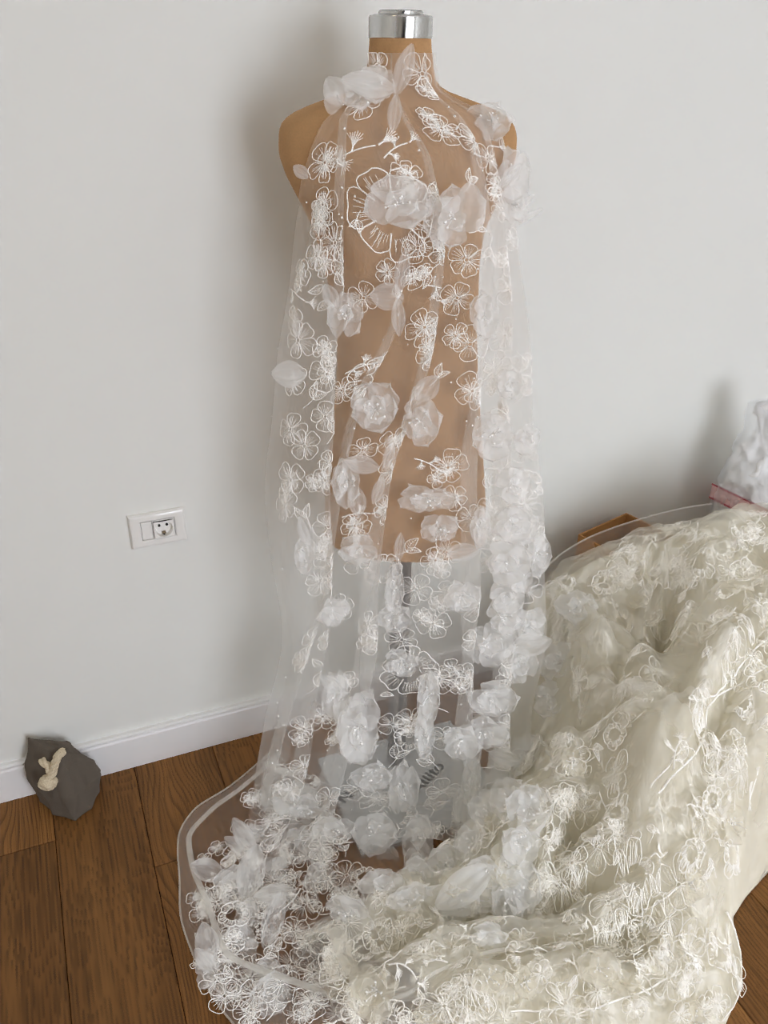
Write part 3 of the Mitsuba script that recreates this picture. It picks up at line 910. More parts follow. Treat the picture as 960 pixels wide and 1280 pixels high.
DRAPE_FLOWERS = [  # pixel, radius in pixels, elongation across and along
    (447, 118, 30, 1, 1), (470, 110, 24, 1, 1), (428, 122, 22, 1, 1), (617, 150, 33, 1, .8), (638, 222, 30, .8, 1.1), (640, 255, 26, .8, 1), (497, 256, 42, 1.15, .85), (567, 272, 42, .9, 1.1),
    (437, 395, 30, .8, 1.1), (467, 508, 36, .9, 1.0), (528, 528, 34, .9, 1.2), (438, 603, 28, .7, 1.2), (530, 622, 32, 1.2, .6), (550, 660, 28, 1, .8), (443, 686, 26, 1, .8), (600, 660, 24, .6, 1.2),
    (606, 392, 26, .7, 1.2), (615, 545, 32, .9, 1), (640, 480, 22, .8, 1), (640, 605, 28, .9, 1), (650, 660, 28, .9, 1), (672, 690, 24, .7, 1.3), (628, 705, 30, 1, 1), (610, 800, 34, 1, 1), (575, 742, 26, 1, .9),
    (495, 730, 24, .6, 1.7), (487, 772, 26, 1, .8), (420, 762, 28, 1, .8), (424, 865, 26, .7, 1.4), (455, 905, 36, .8, 1.4), (450, 930, 28, 1, 1), (505, 830, 26, 1, .8), (537, 870, 26, .6, 1.8), (532, 920, 24, .6, 1.6),
    (610, 870, 34, 1.1, .9), (600, 915, 34, 1.1, .8), (575, 925, 30, .9, 1), (588, 975, 24, .6, 1.9), (575, 1000, 20, .6, 1.4), (505, 985, 28, .7, 1.6), (470, 965, 30, 1, .8), (475, 1040, 30, 1, .9), (518, 1075, 26, .8, 1.2),
    (650, 830, 28, .9, 1.1), (660, 780, 24, 1, 1), (635, 770, 26, 1, 1), (640, 655, 26, 1, 1), (385, 690, 24, .6, 1.2), (380, 1010, 32, 1.2, .7), (420, 1038, 26, 1.2, .7), (630, 745, 24, 1, 1),
    (655, 550, 22, .8, 1), (650, 720, 24, .8, 1),
]
for n_, (px, py, sz, ex, ey) in enumerate(DRAPE_FLOWERS):
    rg = np.random.default_rng(500 + n_)
    i, j = drape_hit(px, py)
    p, nrm = D3[i, j], DN[i, j]
    nrm = nrm * 0.5 + FW * 0.6 + np.array([0, 0, 0.25])
    organza_flower(drape, p + nrm * 0.004, nrm, sz * DPW[i, j] / FOCAL, rg, ORGANZA, elong=(ex, ey))
DRAPE_LEAVES = [  # pixel of the foot, turn, length and half width in pixels
    (500, 118, 1.25, 58, 12), (500, 118, -1.65, 46, 9), (498, 112, 3.0, 66, 15), (500, 370, 1.4, 55, 9), (502, 372, -1.5, 46, 9), (505, 375, 3.05, 42, 17), (384, 470, 3.1, 42, 17), (476, 585, 2.9, 44, 12),
    (478, 585, 1.3, 36, 7), (476, 592, -1.9, 36, 7), (430, 128, 2.2, 36, 16), (425, 130, 2.9, 22, 14), (385, 225, 2.5, 22, 8), (640, 265, .7, 34, 5), (640, 282, .5, 42, 4), (630, 235, .9, 36, 9), (420, 385, 2.0, 30, 10),
    (440, 605, -1.4, 40, 12), (585, 960, 1.5, 50, 12), (583, 985, -1.6, 60, 13), (560, 690, .2, 40, 12), (640, 810, .3, 50, 16), (520, 500, .9, 40, 14), (495, 700, 1.5, 40, 7), (480, 1050, -1.3, 36, 14), (388, 680, 1.9, 40, 10),
    (430, 865, 2.4, 40, 10), (425, 875, -1.5, 34, 12), (610, 940, -.2, 40, 12)]
for n_, (px, py, an, L, wd) in enumerate(DRAPE_LEAVES):
    rg = np.random.default_rng(800 + n_)
    i, j = drape_hit(px, py)
    s = DPW[i, j] / FOCAL
    organza_leaf(drape, D3[i, j] + FW * 0.004, FW + np.array([0, 0, .25]), an, L * s, wd * s, rg)
# scattered pearls sewn on the net
bs = []
for n_ in range(160):
    i, j = RNG.integers(10, NV - 5), RNG.integers(10, len(tf) - 20)
    bs.append((ICO.vertices * RNG.uniform(0.0012, 0.0022) + D3[i, j] + DN[i, j] * 0.002, ICO.faces))
k = put('sewn_beads', join(bs), PEARL, drape, smooth=True)
labels[k] = {'kind': 'stuff', 'label': 'tiny pearls sewn over the net'}


def row_on_rail(t):
    c = int(round(t * NS))
    return D3[:, c]


# ------------------------------------------------------------------ the part of the drape that lies on the floor at the left
PY_ = np.array([940, 985, 1015, 1050, 1080, 1130, 1190, 1240, 1300, 1340], float)
PL = np.array([342, 285, 242, 225, 222, 226, 238, 264, 306, 340], float)      # outer fold
PH = np.array([352, 302, 262, 236, 240, 260, 282, 400, 520, 560], float)      # hem on top
PR = np.array([420, 440, 470, 520, 580, 640, 680, 700, 700, 700], float)
yy = np.linspace(PY_[0], PY_[-1], 90)
xl, xh, xr = (PchipInterpolator(PY_, q)(yy) for q in (PL, PH, PR))
xl = xl + 2.0 * np.sin(yy / 17.0)


def pool_point(px, py, extra=0.0, fade=None):
    p = at_z(px, py, 0.02)
    z = 0.003 + (pool_z(p) - 0.010) * (1 if fade is None else fade) + extra
    return at_z(px, py, z)


u = np.linspace(0, 1, 90)[None]
gx = xl[:, None] * (1 - u) + xr[:, None] * u
gy = np.repeat(yy[:, None], 90, 1)
PA = pool_point(gx, gy, 0.0, np.clip(u * 5, 0, 1))
u2 = np.linspace(0, 1, 24)[None]
gx2 = xl[:, None] * (1 - u2) + xh[:, None] * u2
gy2 = np.repeat(yy[:, None], 24, 1)
PB = pool_point(gx2, gy2, 0.024 * np.sin(np.clip(u2 * 2.2, 0, np.pi / 2)) + 0.0 * gx2, np.clip(u2 * 2, 0, 1) * np.ones_like(gx2))
put('floor_tulle', quad_grid(PA), TULLE_POOL, drape, smooth=True)
put('floor_tulle', quad_grid(PB), TULLE_POOL, drape, smooth=True)
# the hem: a narrow folded band along the free edge, and a rolled one along the outer fold
e = PB[:, -1]
tdir = np.gradient(e, axis=0); tdir /= np.linalg.norm(tdir, axis=1, keepdims=True)
side = np.cross(tdir, [0, 0, 1.0]); side /= np.linalg.norm(side, axis=1, keepdims=True)
put('hem', quad_grid(np.stack([e - side * 0.006 + [0, 0, 0.002], e + [0, 0, 0.0045], e + side * 0.006 + [0, 0, 0.002]], 1)), HEM, drape, smooth=True)
put('hem', quad_grid(np.stack([e - side * 0.006 + [0, 0, 0.001], e + [0, 0, 0.0015], e + side * 0.006 + [0, 0, 0.001]], 1)), HEM, drape, smooth=True)
e2 = PA[:, 0] + [0, 0, 0.005]
put('hem', tube(e2, 0.0022, 6), HEM, drape, smooth=True)


def pool_place(px, py, lift=0.0):
    c = pool_point(px, py)

    def place(q):
        p = c + np.column_stack([q[:, 0] * CR[0] + q[:, 1] * CF[0] * 1.14, q[:, 0] * CR[1] + q[:, 1] * CF[1] * 1.14, 0 * q[:, 0]])
        z = 0.006 + pool_z(p) - 0.008 + lift
        p[:, 2] = z
        return p, np.tile([0, 0, 1.0], (len(q), 1))
    return place


rp_ = np.random.default_rng(77)
POOL_POLY = Polygon([(330, 960), (300, 1050), (250, 1120), (250, 1180), (280, 1270), (420, 1275), (560, 1150), (440, 1080), (420, 1030), (400, 980)])


KINDS_ = [F1, F1, F2, F2, FF, LV, SP]
pool_spread = Spread(0.33)
PLATE_PX = Polygon([(405, 975), (610, 940), (620, 1060), (560, 1085), (440, 1090)])
for n_ in range(520):
    px, py = in_poly(POOL_POLY, rp_)
    if PLATE_PX.contains(Point(px, py)) or not pool_spread.free(px, py, 24):
        continue
    kind = KINDS_[rp_.integers(0, len(KINDS_))]
    R = rp_.uniform(0.028, 0.042) * (1.5 if kind == SP else 0.8 if kind == LV else 1)
    lines = turn(MOTIFS[kind](R, rp_), rp_.uniform(0, 6.28))
    put(kind, lines_mesh(lines, pool_place(px, py, rp_.uniform(0.002, 0.022))), THREAD, drape)
for px, py in ((272, 1062), (255, 1078)):
    put(F1, lines_mesh(turn(m_flower(0.02, rp_), 1), pool_place(px, py)), THREAD, drape)
POOL_FLOWERS = [(300, 1110, 40, 1.1, .8), (318, 1048, 26, .8, 1.1), (350, 1010, 34, 1.3, .7), (375, 1000, 30, 1.2, .7), (385, 1050, 26, 1, .8), (400, 1075, 26, 1, .7), (398, 1105, 32, 1, .8), (345, 1090, 26, 1, .7),
                (350, 1130, 24, 1, .8), (300, 1180, 30, .8, 1), (400, 1195, 32, 1.4, .6), (440, 1205, 28, 1.2, .6), (340, 1245, 34, 1.1, .8), (335, 1220, 26, 1, .8), (430, 1125, 28, 1, .8), (260, 1215, 26, .8, 1),
                (310, 1150, 24, 1, 1), (370, 1050, 26, 1, .8), (520, 1082, 24, .9, 1)]
for n_, (px, py, sz, ex, ey) in enumerate(POOL_FLOWERS):
    rg = np.random.default_rng(900 + n_)
    p = pool_point(px, py)
    _, _, w = to_px(p)
    organza_flower(drape, p + [0, 0, 0.006], np.array([rg.uniform(-.3, .3), rg.uniform(-.6, 0), 1.0]), 0.78 * sz * w / FOCAL, rg, ORGANZA, elong=(ex, ey * 1.2), flat=0.7)
for n_, (px, py, an, L, wd) in enumerate([(318, 1075, 1.7, 48, 12), (318, 1075, 2.2, 40, 10), (305, 1130, .9, 60, 18), (264, 1210, 1.4, 44, 15), (270, 1222, 1.9, 36, 10), (420, 1235, .9, 70, 18), (330, 1190, .8, 60, 14),
                                          (455, 1150, .8, 50, 12), (280, 1100, 2.4, 40, 14), (385, 1190, .3, 46, 14), (370, 1120, 2.8, 50, 12)]):
    rg = np.random.default_rng(950 + n_)
    p = pool_point(px, py); _, _, w = to_px(p); s = w / FOCAL
    organza_leaf(drape, p + [0, 0, 0.01], np.array([.1, -.5, 1.0]), an, L * s * 1.1, wd * s, rg)

# ------------------------------------------------------------------ the heap of ivory lace
heap = thing('lace_heap', 'large heap of cream embroidered lace fabric piled on the floor at the right', 'lace fabric')
BACK = np.array([  # pixel and distance of the upper rows of the pile, measured along the floor
    (640, 750, 1.46), (672, 735, 1.46), (700, 708, 1.46), (760, 682, 1.45), (830, 655, 1.42), (900, 640, 1.38), (960, 630, 1.33), (1060, 640, 1.20),
    (640, 810, 1.40), (668, 800, 1.37), (740, 780, 1.28), (800, 770, 1.22), (880, 750, 1.16), (960, 740, 1.08), (1060, 750, 0.98),
    (668, 900, 1.27), (740, 880, 1.13), (800, 880, 1.07), (880, 860, 1.01), (960, 850, 0.94), (1060, 860, 0.84)], float)
ANCH = np.array([  # pixel and height of the lower rows
    (625, 900, .05), (600, 985, .04), (640, 1000, .08), (720, 985, .18), (800, 980, .25), (880, 970, .29), (960, 960, .26), (1040, 970, .15),
    (560, 1060, .035), (590, 1080, .06), (680, 1080, .11), (760, 1060, .18), (840, 1060, .20), (920, 1060, .14), (975, 1060, .04),
    (480, 1130, .045), (600, 1140, .055), (700, 1150, .07), (800, 1140, .10), (880, 1130, .08), (925, 1140, .015),
    (330, 1215, .015), (450, 1205, .035), (600, 1200, .05), (700, 1200, .06), (800, 1190, .06), (880, 1190, .04), (918, 1190, .01),
    (320, 1290, .005), (450, 1285, .02), (600, 1290, .035), (750, 1270, .04), (850, 1255, .035), (915, 1245, .008),
    (400, 1380, .005), (600, 1390, .02), (750, 1390, .02), (880, 1330, .008)], float)
BACK[:8, 1] += np.array([14, 14, 14, 14, 18, 36, 50, 56])
AP = np.vstack([at_z(ANCH[:, 0], ANCH[:, 1], ANCH[:, 2])] + [at_wall(*q)[None] for q in BACK])
# behind the crest the pile falls to the floor
BP = np.array([at_wall(*q) for q in BACK[:8]])
BP2 = BP + np.array([0.03, 0.13, 0]); BP2[:, 2] *= 0.5
SRC = np.vstack([AP, BP2])
HB = RBFInterpolator(SRC[:, :2], SRC[:, 2], kernel='thin_plate_spline', smoothing=2e-5)

RIDGES = [  # pixel polyline with heights read from the base, amplitude, width (metres), sharpness
    ([(905, 760), (875, 810), (850, 860), (820, 930), (795, 990)], .050, .060),
    ([(690, 985), (720, 968), (765, 962), (815, 985), (860, 1025), (890, 1080)], .042, .045),
    ([(350, 1215), (450, 1165), (560, 1135), (650, 1120)], .022, .035),
    ([(455, 1270), (500, 1240), (560, 1208), (640, 1190), (700, 1182), (760, 1162), (830, 1122), (875, 1085)], .036, .028),
    ([(420, 1290), (560, 1262), (680, 1240), (780, 1205), (850, 1160), (885, 1120)], .030, .026),
    ([(700, 1285), (790, 1252), (860, 1215), (885, 1160)], .030, .028),
    ([(885, 1135), (912, 1180), (912, 1230), (880, 1270)], .020, .022),
    ([(690, 735), (740, 712), (800, 700), (838, 720), (845, 770)], .030, .050),
    ([(855, 700), (905, 672), (970, 690)], .030, .050),
    ([(960, 790), (905, 840), (880, 876), (845, 950), (828, 985)], .022, .018),
    ([(960, 832), (890, 880), (860, 925), (838, 985)], .018, .014),
    ([(930, 900), (945, 980), (930, 1060)], .035, .060),
    ([(700, 800), (720, 860), (730, 920), (720, 960)], .024, .030),
    ([(676, 925), (690, 960), (702, 1010)], .022, .012),
    ([(690, 870), (740, 850), (800, 870)], .024, .030),
    ([(720, 930), (770, 900), (800, 915)], .022, .025),
    ([(797, 995), (795, 1060), (792, 1130)], .018, .014),
    ([(640, 1020), (620, 1070), (600, 1120)], .020, .030),
    ([(690, 1020), (660, 1070), (640, 1130)], .026, .035),
    ([(700, 1050), (730, 1080), (760, 1090)], .022, .030),
    ([(745, 1035), (790, 1050), (850, 1065)], .045, .085), ([(735, 735), (760, 750)], .040, .085), ([(905, 715), (940, 740)], .040, .085),
    ([(925, 960), (935, 1010)], .035, .075), ([(345, 1240), (450, 1262), (560, 1240), (680, 1225)], .022, .035), ([(720, 840), (745, 880)], .035, .06),
    ([(600, 1060), (650, 1045), (690, 1010)], .03, .05),
    # hollows
    ([(838, 770), (826, 810), (816, 850)], -.085, .022), ([(700, 835), (760, 842), (815, 850)], -.035, .018), ([(690, 1148), (730, 1140), (790, 1136)], -.045, .016),
    ([(680, 930), (720, 960), (760, 950)], -.03, .02), ([(845, 985), (880, 930), (905, 900)], -.035, .018), ([(700, 1075), (720, 1060), (750, 1055)], -.045, .018), ([(560, 1225), (640, 1205), (720, 1198)], -.03, .012),
    ([(670, 1215), (780, 1185), (850, 1140)], -.03, .012), ([(540, 1150), (600, 1160), (640, 1150)], -.03, .018)]


def base_h(xy):
    return np.maximum(HB(xy), 0.0)


def unproject(pts):
    """pixels onto the pile's base surface"""
    out = []
    for px, py in pts:
        z = 0.15
        for _ in range(25):
            p = at_z(px, py, z)
            z += 0.6 * (float(base_h(p[None, :2])[0]) - z)
            z = min(max(z, 0.0), 0.6)
        out.append(at_z(px, py, z))
    return np.array(out)


RID = []
for pts, amp, wd in RIDGES:
    P = spline(unproject(pts), 26)
    RID.append((P[:, :2], amp * (1.75 if len(RID) not in (7, 8) else 0.7), wd))
HXR, HYR = (0.30, 1.95), (0.55, 1.62)
NGX, NGY = 300, 230
gxs, gys = np.linspace(*HXR, NGX), np.linspace(*HYR, NGY)
XX, YY = np.meshgrid(gxs, gys)
XY = np.stack([XX.ravel(), YY.ravel()], 1)
RSUM = np.zeros(len(XY))
for P, amp, wd in RID:
    d2 = ((XY[:, None] - P[None]) ** 2).sum(-1)
    k = d2.argmin(1)
    d = np.sqrt(d2[np.arange(len(XY)), k])
    endf = np.sin(np.pi * np.clip((k + 2.0) / 29.0, 0, 1)) ** 0.5
    prof = np.sqrt(np.clip(1 - (d / (1.7 * wd)) ** 2, 0, 1)) if amp > 0 else np.exp(-(d / wd) ** 2)
    RSUM += amp * endf * prof
q = np.stack([XY[:, 0] * 9, XY[:, 1] * 9, 0 * XY[:, 0]], 1)
q2 = np.stack([XY[:, 0] * 26 + 6 * meshkit.noise(q * 0.6, 1), XY[:, 1] * 26 + 6 * meshkit.noise(q * 0.6, 2), 0 * XY[:, 0]], 1)
ridged = 1 - np.abs(2 * meshkit.noise(q, 3) - 1)
crease = (1 - np.abs(2 * meshkit.noise(q2, 8) - 1)) ** 2
B0 = base_h(XY)
amt = np.clip(B0 / 0.04, 0, 1)
HTOT = B0 + amt * (RSUM + 0.036 * (ridged - 0.5) + 0.020 * (crease - 0.4))
HTOT = np.maximum(HTOT, 0.0).reshape(NGY, NGX)
from scipy.ndimage import gaussian_filter, map_coordinates
HTOT = gaussian_filter(HTOT, 0.7)
LOWN = gaussian_filter(HTOT, 2.2)
# where the pile ends: its outline on the floor
OUT = [(318, 1225), (440, 1140), (505, 1088), (575, 1040), (604, 985), (630, 900), (638, 820), (640, 750)]
OUTR = [(1060, 1000), (965, 1085), (932, 1122), (914, 1150), (927, 1190), (928, 1232), (905, 1285), (860, 1350), (600, 1420), (330, 1330)]
top_edge = [tuple(p[:2]) for p in (BP + np.array([0.0, 0.07, 0]))]
left_edge = [tuple(p[:2]) for p in unproject(OUT)]
right_edge = [tuple(at_z(px, py, 0.004)[:2]) for px, py in OUTR]
HEAP_POLY = Polygon(left_edge + top_edge + right_edge).buffer(0)
import shapely
sd = shapely.distance(HEAP_POLY.exterior if hasattr(HEAP_POLY, 'exterior') else HEAP_POLY, shapely.points(XY))
inside = shapely.contains(HEAP_POLY, shapely.points(XY))
SD = np.where(inside, sd, -sd).reshape(NGY, NGX)
EDGE = np.clip(SD / 0.035, 0, 1) ** 0.5           # the pile rounds down at its rim


def heap_h(xy, which='out'):
    A = HOUT if which == 'out' else HCORE
    c = [(np.asarray(xy)[:, 1] - HYR[0]) / (HYR[1] - HYR[0]) * (NGY - 1), (np.asarray(xy)[:, 0] - HXR[0]) / (HXR[1] - HXR[0]) * (NGX - 1)]
    return map_coordinates(A, c, order=1, mode='nearest')


HOUT = np.maximum(HTOT * EDGE + 0.012 * EDGE, 0.003)
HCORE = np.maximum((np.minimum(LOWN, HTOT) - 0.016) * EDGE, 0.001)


def sheet_from(A, keep):
    P = np.stack([XX, YY, A], -1)
    v, f = quad_grid(P)
    v = v.copy()
    k = keep.ravel()
    f = f[k[f].any(1)]
    for i in np.unique(f[~k[f]]):                     # the rim follows the outline instead of the grid
        ring = HEAP_POLY.exterior
        q = ring.interpolate(ring.project(Point(v[i, 0], v[i, 1])))
        if math.hypot(q.x - v[i, 0], q.y - v[i, 1]) < 0.02:
            v[i] = (q.x, q.y, min(v[i, 2], 0.004) if q.x < 1.3 and q.y < 1.2 else v[i, 2])
    used = np.unique(f)
    remap = np.zeros(len(v), int); remap[used] = np.arange(len(used))
    return v[used], remap[f][:, ::-1]


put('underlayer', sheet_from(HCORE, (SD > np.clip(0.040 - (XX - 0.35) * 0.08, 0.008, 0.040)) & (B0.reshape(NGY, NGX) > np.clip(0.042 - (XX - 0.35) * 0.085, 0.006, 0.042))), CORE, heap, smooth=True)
put('tulle', sheet_from(HOUT, SD > 0.0), TULLE_HEAP, heap, smooth=True)
# a second loose layer with folds of its own
loose = 0.020 * np.clip(meshkit.fbm(np.stack([XX * 8 + 3, YY * 8, 0 * XX], -1), 3, 31) - 0.46, 0, 1) * 4
put('tulle', sheet_from(HOUT + loose * EDGE, (SD > 0.004) & (loose > 0.0006)), TULLE_HEAP, heap, smooth=True)

FOLD_NO = [0, 1, 3, 4, 5, 7, 8, 11, 12, 14, 17, 18, 19]
rf_ = np.random.default_rng(61)
for k in FOLD_NO:
    P2_, amp, wd = RID[k]
    P2_ = spline(np.column_stack([P2_, np.zeros(len(P2_))]), 44)[:, :2]
    z = heap_h(P2_)
    rad = wd * 0.62 * np.sin(np.pi * np.linspace(0.06, 0.94, 44)) ** 0.6
    t = np.gradient(P2_, axis=0); t /= np.linalg.norm(t, axis=1, keepdims=True)
    s_ = np.stack([-t[:, 1], t[:, 0], 0 * t[:, 0]], 1)
    aa = np.linspace(-0.15 * np.pi, 1.15 * np.pi, 22)
    wob_ = 1 + 0.30 * (meshkit.noise(np.stack(np.broadcast_arrays(np.linspace(0, 5, 44)[:, None], aa[None] * 1.8, k * 3.1 + 0 * aa[None]), -1), 5) - 0.5)
    C3 = np.column_stack([P2_, z - 0.25 * rad])
    G_ = C3[:, None] + (rad[:, None] * wob_)[..., None] * (np.cos(aa)[None, :, None] * s_[:, None] + 0.75 * np.sin(aa)[None, :, None] * np.array([0, 0, 1.0]))
    put('tulle_fold', quad_grid(G_), TULLE_HEAP, heap, smooth=True)

GZX, GZY = np.gradient(HOUT, axis=1) / (gxs[1] - gxs[0]), np.gradient(HOUT, axis=0) / (gys[1] - gys[0])
HN = np.stack([-GZX, -GZY, np.ones_like(GZX)], -1)
HN /= np.linalg.norm(HN, axis=-1, keepdims=True)
HPX, HPY, HPW = to_px(np.stack([XX, YY, HOUT], -1))


def heap_hit(px, py):
    d = np.hypot(HPX - px, HPY - py)
    w = np.where((d < 5) & (SD > 0), HPW + d * 0.003, 99.0)
    if w.min() > 90:
        w = d
    i, j = np.unravel_index(np.argmin(w), w.shape)
    return np.array([XX[i, j], YY[i, j], HOUT[i, j]]), HN[i, j], HPW[i, j]


def heap_place(c, n, lift):
    n = n / np.linalg.norm(n)
    M = frame_of(n)

    def place(q):
        p = c + q[:, :1] * M[:, 0] + q[:, 1:2] * M[:, 1]
        z = heap_h(p[:, :2])
        lim = np.clip(z, c[2] - 0.06, c[2] + 0.06)
        p[:, 2] = lim
        return p + n * lift, np.tile(n, (len(q), 1))
    return place


rh = np.random.default_rng(31)
HEAP_PX = Polygon([(672, 740), (760, 690), (830, 660), (960, 640), (960, 1090), (915, 1150), (922, 1230), (890, 1278), (330, 1278), (330, 1215), (430, 1135), (545, 1068), (606, 980), (640, 850)])
heap_spread = Spread(0.42)
for n_ in range(2600):
    px, py = in_poly(HEAP_PX, rh)
    if abs(px - 835 + (py - 880) * 0.32) < 30 and 790 < py < 985 and rh.random() < 0.9:
        continue                                                     # the plain fold stays mostly plain
    c, n, w = heap_hit(px, py)
    kind = KINDS_[rh.integers(0, len(KINDS_))]
    R = rh.uniform(0.026, 0.044) * (1.7 if kind == SP else 0.8 if kind == LV else 1)
    if n[2] < 0.42 or not heap_spread.free(px, py, R * FOCAL / w * (0.5 if kind == SP else 0.9)):
        continue
    lines = turn(MOTIFS[kind](R, rh), rh.uniform(0, 6.28))
    put(kind, lines_mesh(lines, heap_place(c, n, -0.004 if rh.random() < 0.25 else rh.uniform(0.006, 0.014)), wscale=1.0), THREAD_HEAP, heap)
for n_ in range(40):
    px, py = in_poly(HEAP_PX, rh)
    if 800 < px < 900 and 780 < py < 990:
        continue
    c, n, w = heap_hit(px, py)
    if n[2] < 0.45:
        continue
    organza_flower(heap, c + n * 0.002, n + np.array([0, 0, .3]), rh.uniform(0.028, 0.045), rh, ORGANZA_HEAP, elong=(rh.uniform(.7, 1.2), rh.uniform(.7, 1.2)), flat=0.7, bead=rh.random() < 0.6)
for n_, (px, py, sz, ex, ey) in enumerate([(640, 1110, 44, .8, 1.2), (635, 1130, 34, .8, 1.2), (575, 1120, 30, 1.6, .7), (640, 1000, 34, 1, .9), (665, 1010, 34, .9, 1), (610, 1165, 26, 1.2, .7), (648, 1050, 30, .9, 1), (560, 1150, 28, 1.2, .7),
                                           (700, 830, 28, 1, 1), (690, 870, 26, 1, 1), (720, 760, 26, 1, 1), (478, 1112, 28, 1.1, .8), (520, 1098, 26, .9, 1), (556, 1082, 28, 1.1, .9), (592, 1052, 28, .9, 1.1), (612, 1015, 28, 1, 1), (632, 965, 26, .9, 1), (505, 1130, 26, 1.2, .7),
                                           (610, 1088, 26, 1, .8), (440, 1150, 28, 1.2, .7), (660, 940, 24, .9, 1)]):
    rg = np.random.default_rng(1200 + n_)
    c, n, w = heap_hit(px, py)
    organza_flower(heap, c + n * 0.008, n * .6 - CF * .5, sz * w / FOCAL, rg, ORGANZA, elong=(ex, ey))
c, n, w = heap_hit(545, 1140)
organza_leaf(heap, c + [0, 0, .02], np.array([-.2, -.6, .8]), .55, 84 * w / FOCAL, 20 * w / FOCAL, rh, ORGANZA)


def heap_hem(pts, half=0.0035, lift=0.004, n=70):
    P = []
    S = spline([(x, y, 0) for x, y in pts], n)
    for px, py, _ in S:
        c, nn, w = heap_hit(px, py)
        P.append(c + nn * lift)
    P = np.array(P)
    for _ in range(6):
        P[1:-1] = 0.25 * P[:-2] + 0.5 * P[1:-1] + 0.25 * P[2:]
    t = np.gradient(P, axis=0); t /= np.linalg.norm(t, axis=1, keepdims=True) + 1e-9
    s = np.cross(t, -CF); s /= np.linalg.norm(s, axis=1, keepdims=True) + 1e-9
    up = np.cross(s, t)
    put('hem', quad_grid(np.stack([P - s * half, P + up * half * 0.7, P + s * half, P - up * half * 0.4, P - s * half], 1)), THREAD_HEAP if half < 0.003 else HEM, heap, smooth=True)


heap_hem([(960, 796), (920, 836), (895, 868), (878, 874), (862, 872)], 0.0024)
heap_hem([(960, 832), (920, 858), (884, 882), (882, 905), (872, 935), (845, 965), (822, 990)], 0.0026)
heap_hem([(880, 880), (868, 910), (838, 950), (812, 980)], 0.0020)
heap_hem([(672, 918), (688, 948), (696, 975)], 0.0055)
heap_hem([(681, 980), (692, 992), (702, 1020)], 0.0050)
heap_hem([(722, 800), (716, 835), (724, 872), (728, 900)], 0.0045)
heap_hem([(330, 1212), (390, 1236), (450, 1258), (500, 1244), (545, 1215), (600, 1194), (650, 1186), (690, 1186)], 0.0038)
heap_hem([(690, 1186), (760, 1164), (830, 1122), (870, 1090)], 0.0022)
heap_hem([(320, 1240), (420, 1200), (500, 1160), (580, 1140), (600, 1150)], 0.0020)
heap_hem([(640, 1262), (720, 1262), (800, 1240), (860, 1205), (885, 1160)], 0.0020)
heap_hem([(906, 1140), (925, 1185), (926, 1230), (900, 1276)], 0.0022)
heap_hem([(690, 1010), (650, 1040), (620, 1090)], 0.0020)

# the sheer flap that stands up behind the crest
arc = [(676, 716), (705, 690), (745, 668), (800, 649), (850, 636), (890, 630)]
low = [(676, 745), (705, 725), (745, 705), (800, 690), (850, 680), (890, 675)]
A_ = spline([np.append(p[:2], p[2]) for p in [at_wall(x, y, 1.50) for x, y in arc]], 60)
B_ = spline([at_wall(x, y, 1.46) for x, y in low], 60)
flap = np.stack([A_ * (1 - s) + B_ * s + np.array([0, 0.010, 0]) * math.sin(math.pi * s) for s in np.linspace(0, 1, 10)], 1)
put('tulle_flap', quad_grid(flap), TULLE_POOL, heap, smooth=True)
put('hem', tube(A_, 0.0020, 6), HEM, heap, smooth=True)

# ------------------------------------------------------------------ the open cardboard box behind the heap
bxk = thing('cardboard_box', 'brown open cardboard box half hidden behind the lace heap', 'box')
apex = at_wall(783, 641, 1.595)
dl = at_wall(724, 672, 1.40) ; 
ang_l = math.radians(180 + 15)
ux, uy = np.array([math.cos(ang_l), math.sin(ang_l), 0]), np.array([math.cos(ang_l + math.pi / 2), math.sin(ang_l + math.pi / 2), 0])
Lb, Wb, tb = 0.19, 0.22, 0.005
hz = apex[2]


def panel(o, u_, L, t_dir, h):
    pts = [o + u_ * a + t_dir * b + np.array([0, 0, c]) for a in (0, L) for b in (0, tb) for c in (-h, 0)]
    return trimesh.convex.convex_hull(np.array(pts))


o = apex.copy()
put('side_panel', panel(o, ux, Lb, uy, hz - 0.001), CARD, bxk)
put('side_panel', panel(o + uy * tb, uy, Wb, ux, hz - 0.001), CARD, bxk)
put('side_panel', panel(o + uy * Wb, ux, Lb, uy, hz - 0.10), CARD, bxk)
put('side_panel', panel(o + ux * Lb, uy, Wb, ux, hz - 0.10), CARD, bxk)
put('bottom', trimesh.convex.convex_hull(np.array([o * [1, 1, 0] + ux * a + uy * b + [0, 0, c] for a in (0, Lb) for b in (0, Wb) for c in (0.001, 0.006)])), CARD, bxk)

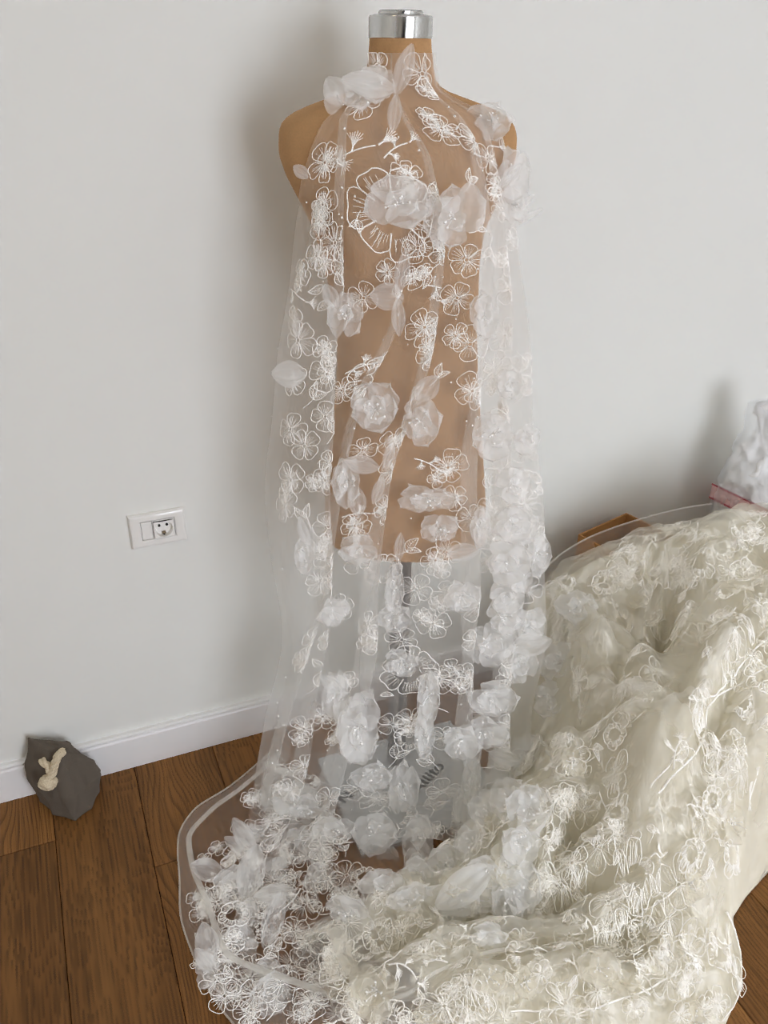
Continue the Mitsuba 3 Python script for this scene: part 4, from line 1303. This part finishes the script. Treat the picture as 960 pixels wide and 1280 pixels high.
# ------------------------------------------------------------------ the wrapped white bundle by the wall
bun = thing('wrapped_bundle', 'clear plastic bag of white fabric with a pink label band at the right edge', 'bag')
axis_px = [(985, 690), (968, 640), (957, 590), (955, 545), (960, 505)]
BW = [0.165, 0.178, 0.148, 0.100, 0.030]
cent_ = np.array([at_wall(x, y, 1.45) for x, y in axis_px])
nz, na = 70, 90
cs = spline(cent_, nz)
rr_ = PchipInterpolator(np.linspace(0, 1, 5), BW)(np.linspace(0, 1, nz))
th_ = np.linspace(0, 2 * np.pi, na)
Rx = np.array([1.0, 0, 0])
P = cs[:, None] + rr_[:, None, None] * (np.cos(th_)[None, :, None] * np.array([1.0, -.1, 0]) + 0.78 * np.sin(th_)[None, :, None] * np.array([0, -1.0, 0.1]))
nrm_ = P - cs[:, None]; nrm_ /= np.linalg.norm(nrm_, axis=-1, keepdims=True)
lum = (1 - np.abs(2 * meshkit.fbm(P * 13, 3, 2) - 1)) - 0.75
P1 = P + nrm_ * (lum * 0.075)[..., None] - nrm_ * 0.010
P1[..., 1] = np.minimum(P1[..., 1], WALL_Y - 0.015)
tip = P1[-1].mean(0) + [0, 0, 0.01]
foot = P1[0].mean(0) - [0, 0, 0.02]
body = np.concatenate([np.repeat(foot[None, None], na, 1), P1, np.repeat(tip[None, None], na, 1)])
put('fabric', quad_grid(body), BUNDLE, bun, smooth=True)
lum2 = (1 - np.abs(2 * meshkit.fbm(P * [24, 24, 10], 3, 12) - 1)) - 0.7
P2 = P + nrm_ * (0.006 + lum2 * 0.040)[..., None]
P2[..., 1] = np.minimum(P2[..., 1], WALL_Y - 0.005)
P2 = np.concatenate([P2, np.repeat((P2[-1].mean(0) + [0, 0, 0.012])[None, None], na, 1)])
put('plastic_film', quad_grid(P2), FILM, bun, smooth=True)
# the band runs around the lower part of the bag
i0 = int(nz * 0.33)
for (za, zb, m, nm, off) in ((-0.020, 0.020, PINK, 'label_band', 0.024), (-0.0225, -0.0175, RED, 'band_edge', 0.0255), (0.0175, 0.0225, RED, 'band_edge', 0.0255)):
    ring = P[i0] + nrm_[i0] * off
    sl = np.array([0, 0, 1.0])[None] + 0.0 * nrm_[i0]
    tilt = (ring - cs[i0])[:, :1] * np.array([0, 0, -0.55])
    ring = ring + tilt
    ring[:, 1] = np.minimum(ring[:, 1], WALL_Y - 0.004)
    put(nm, quad_grid(np.stack([ring + sl * za, ring + sl * zb], 0)), m, bun, smooth=True)
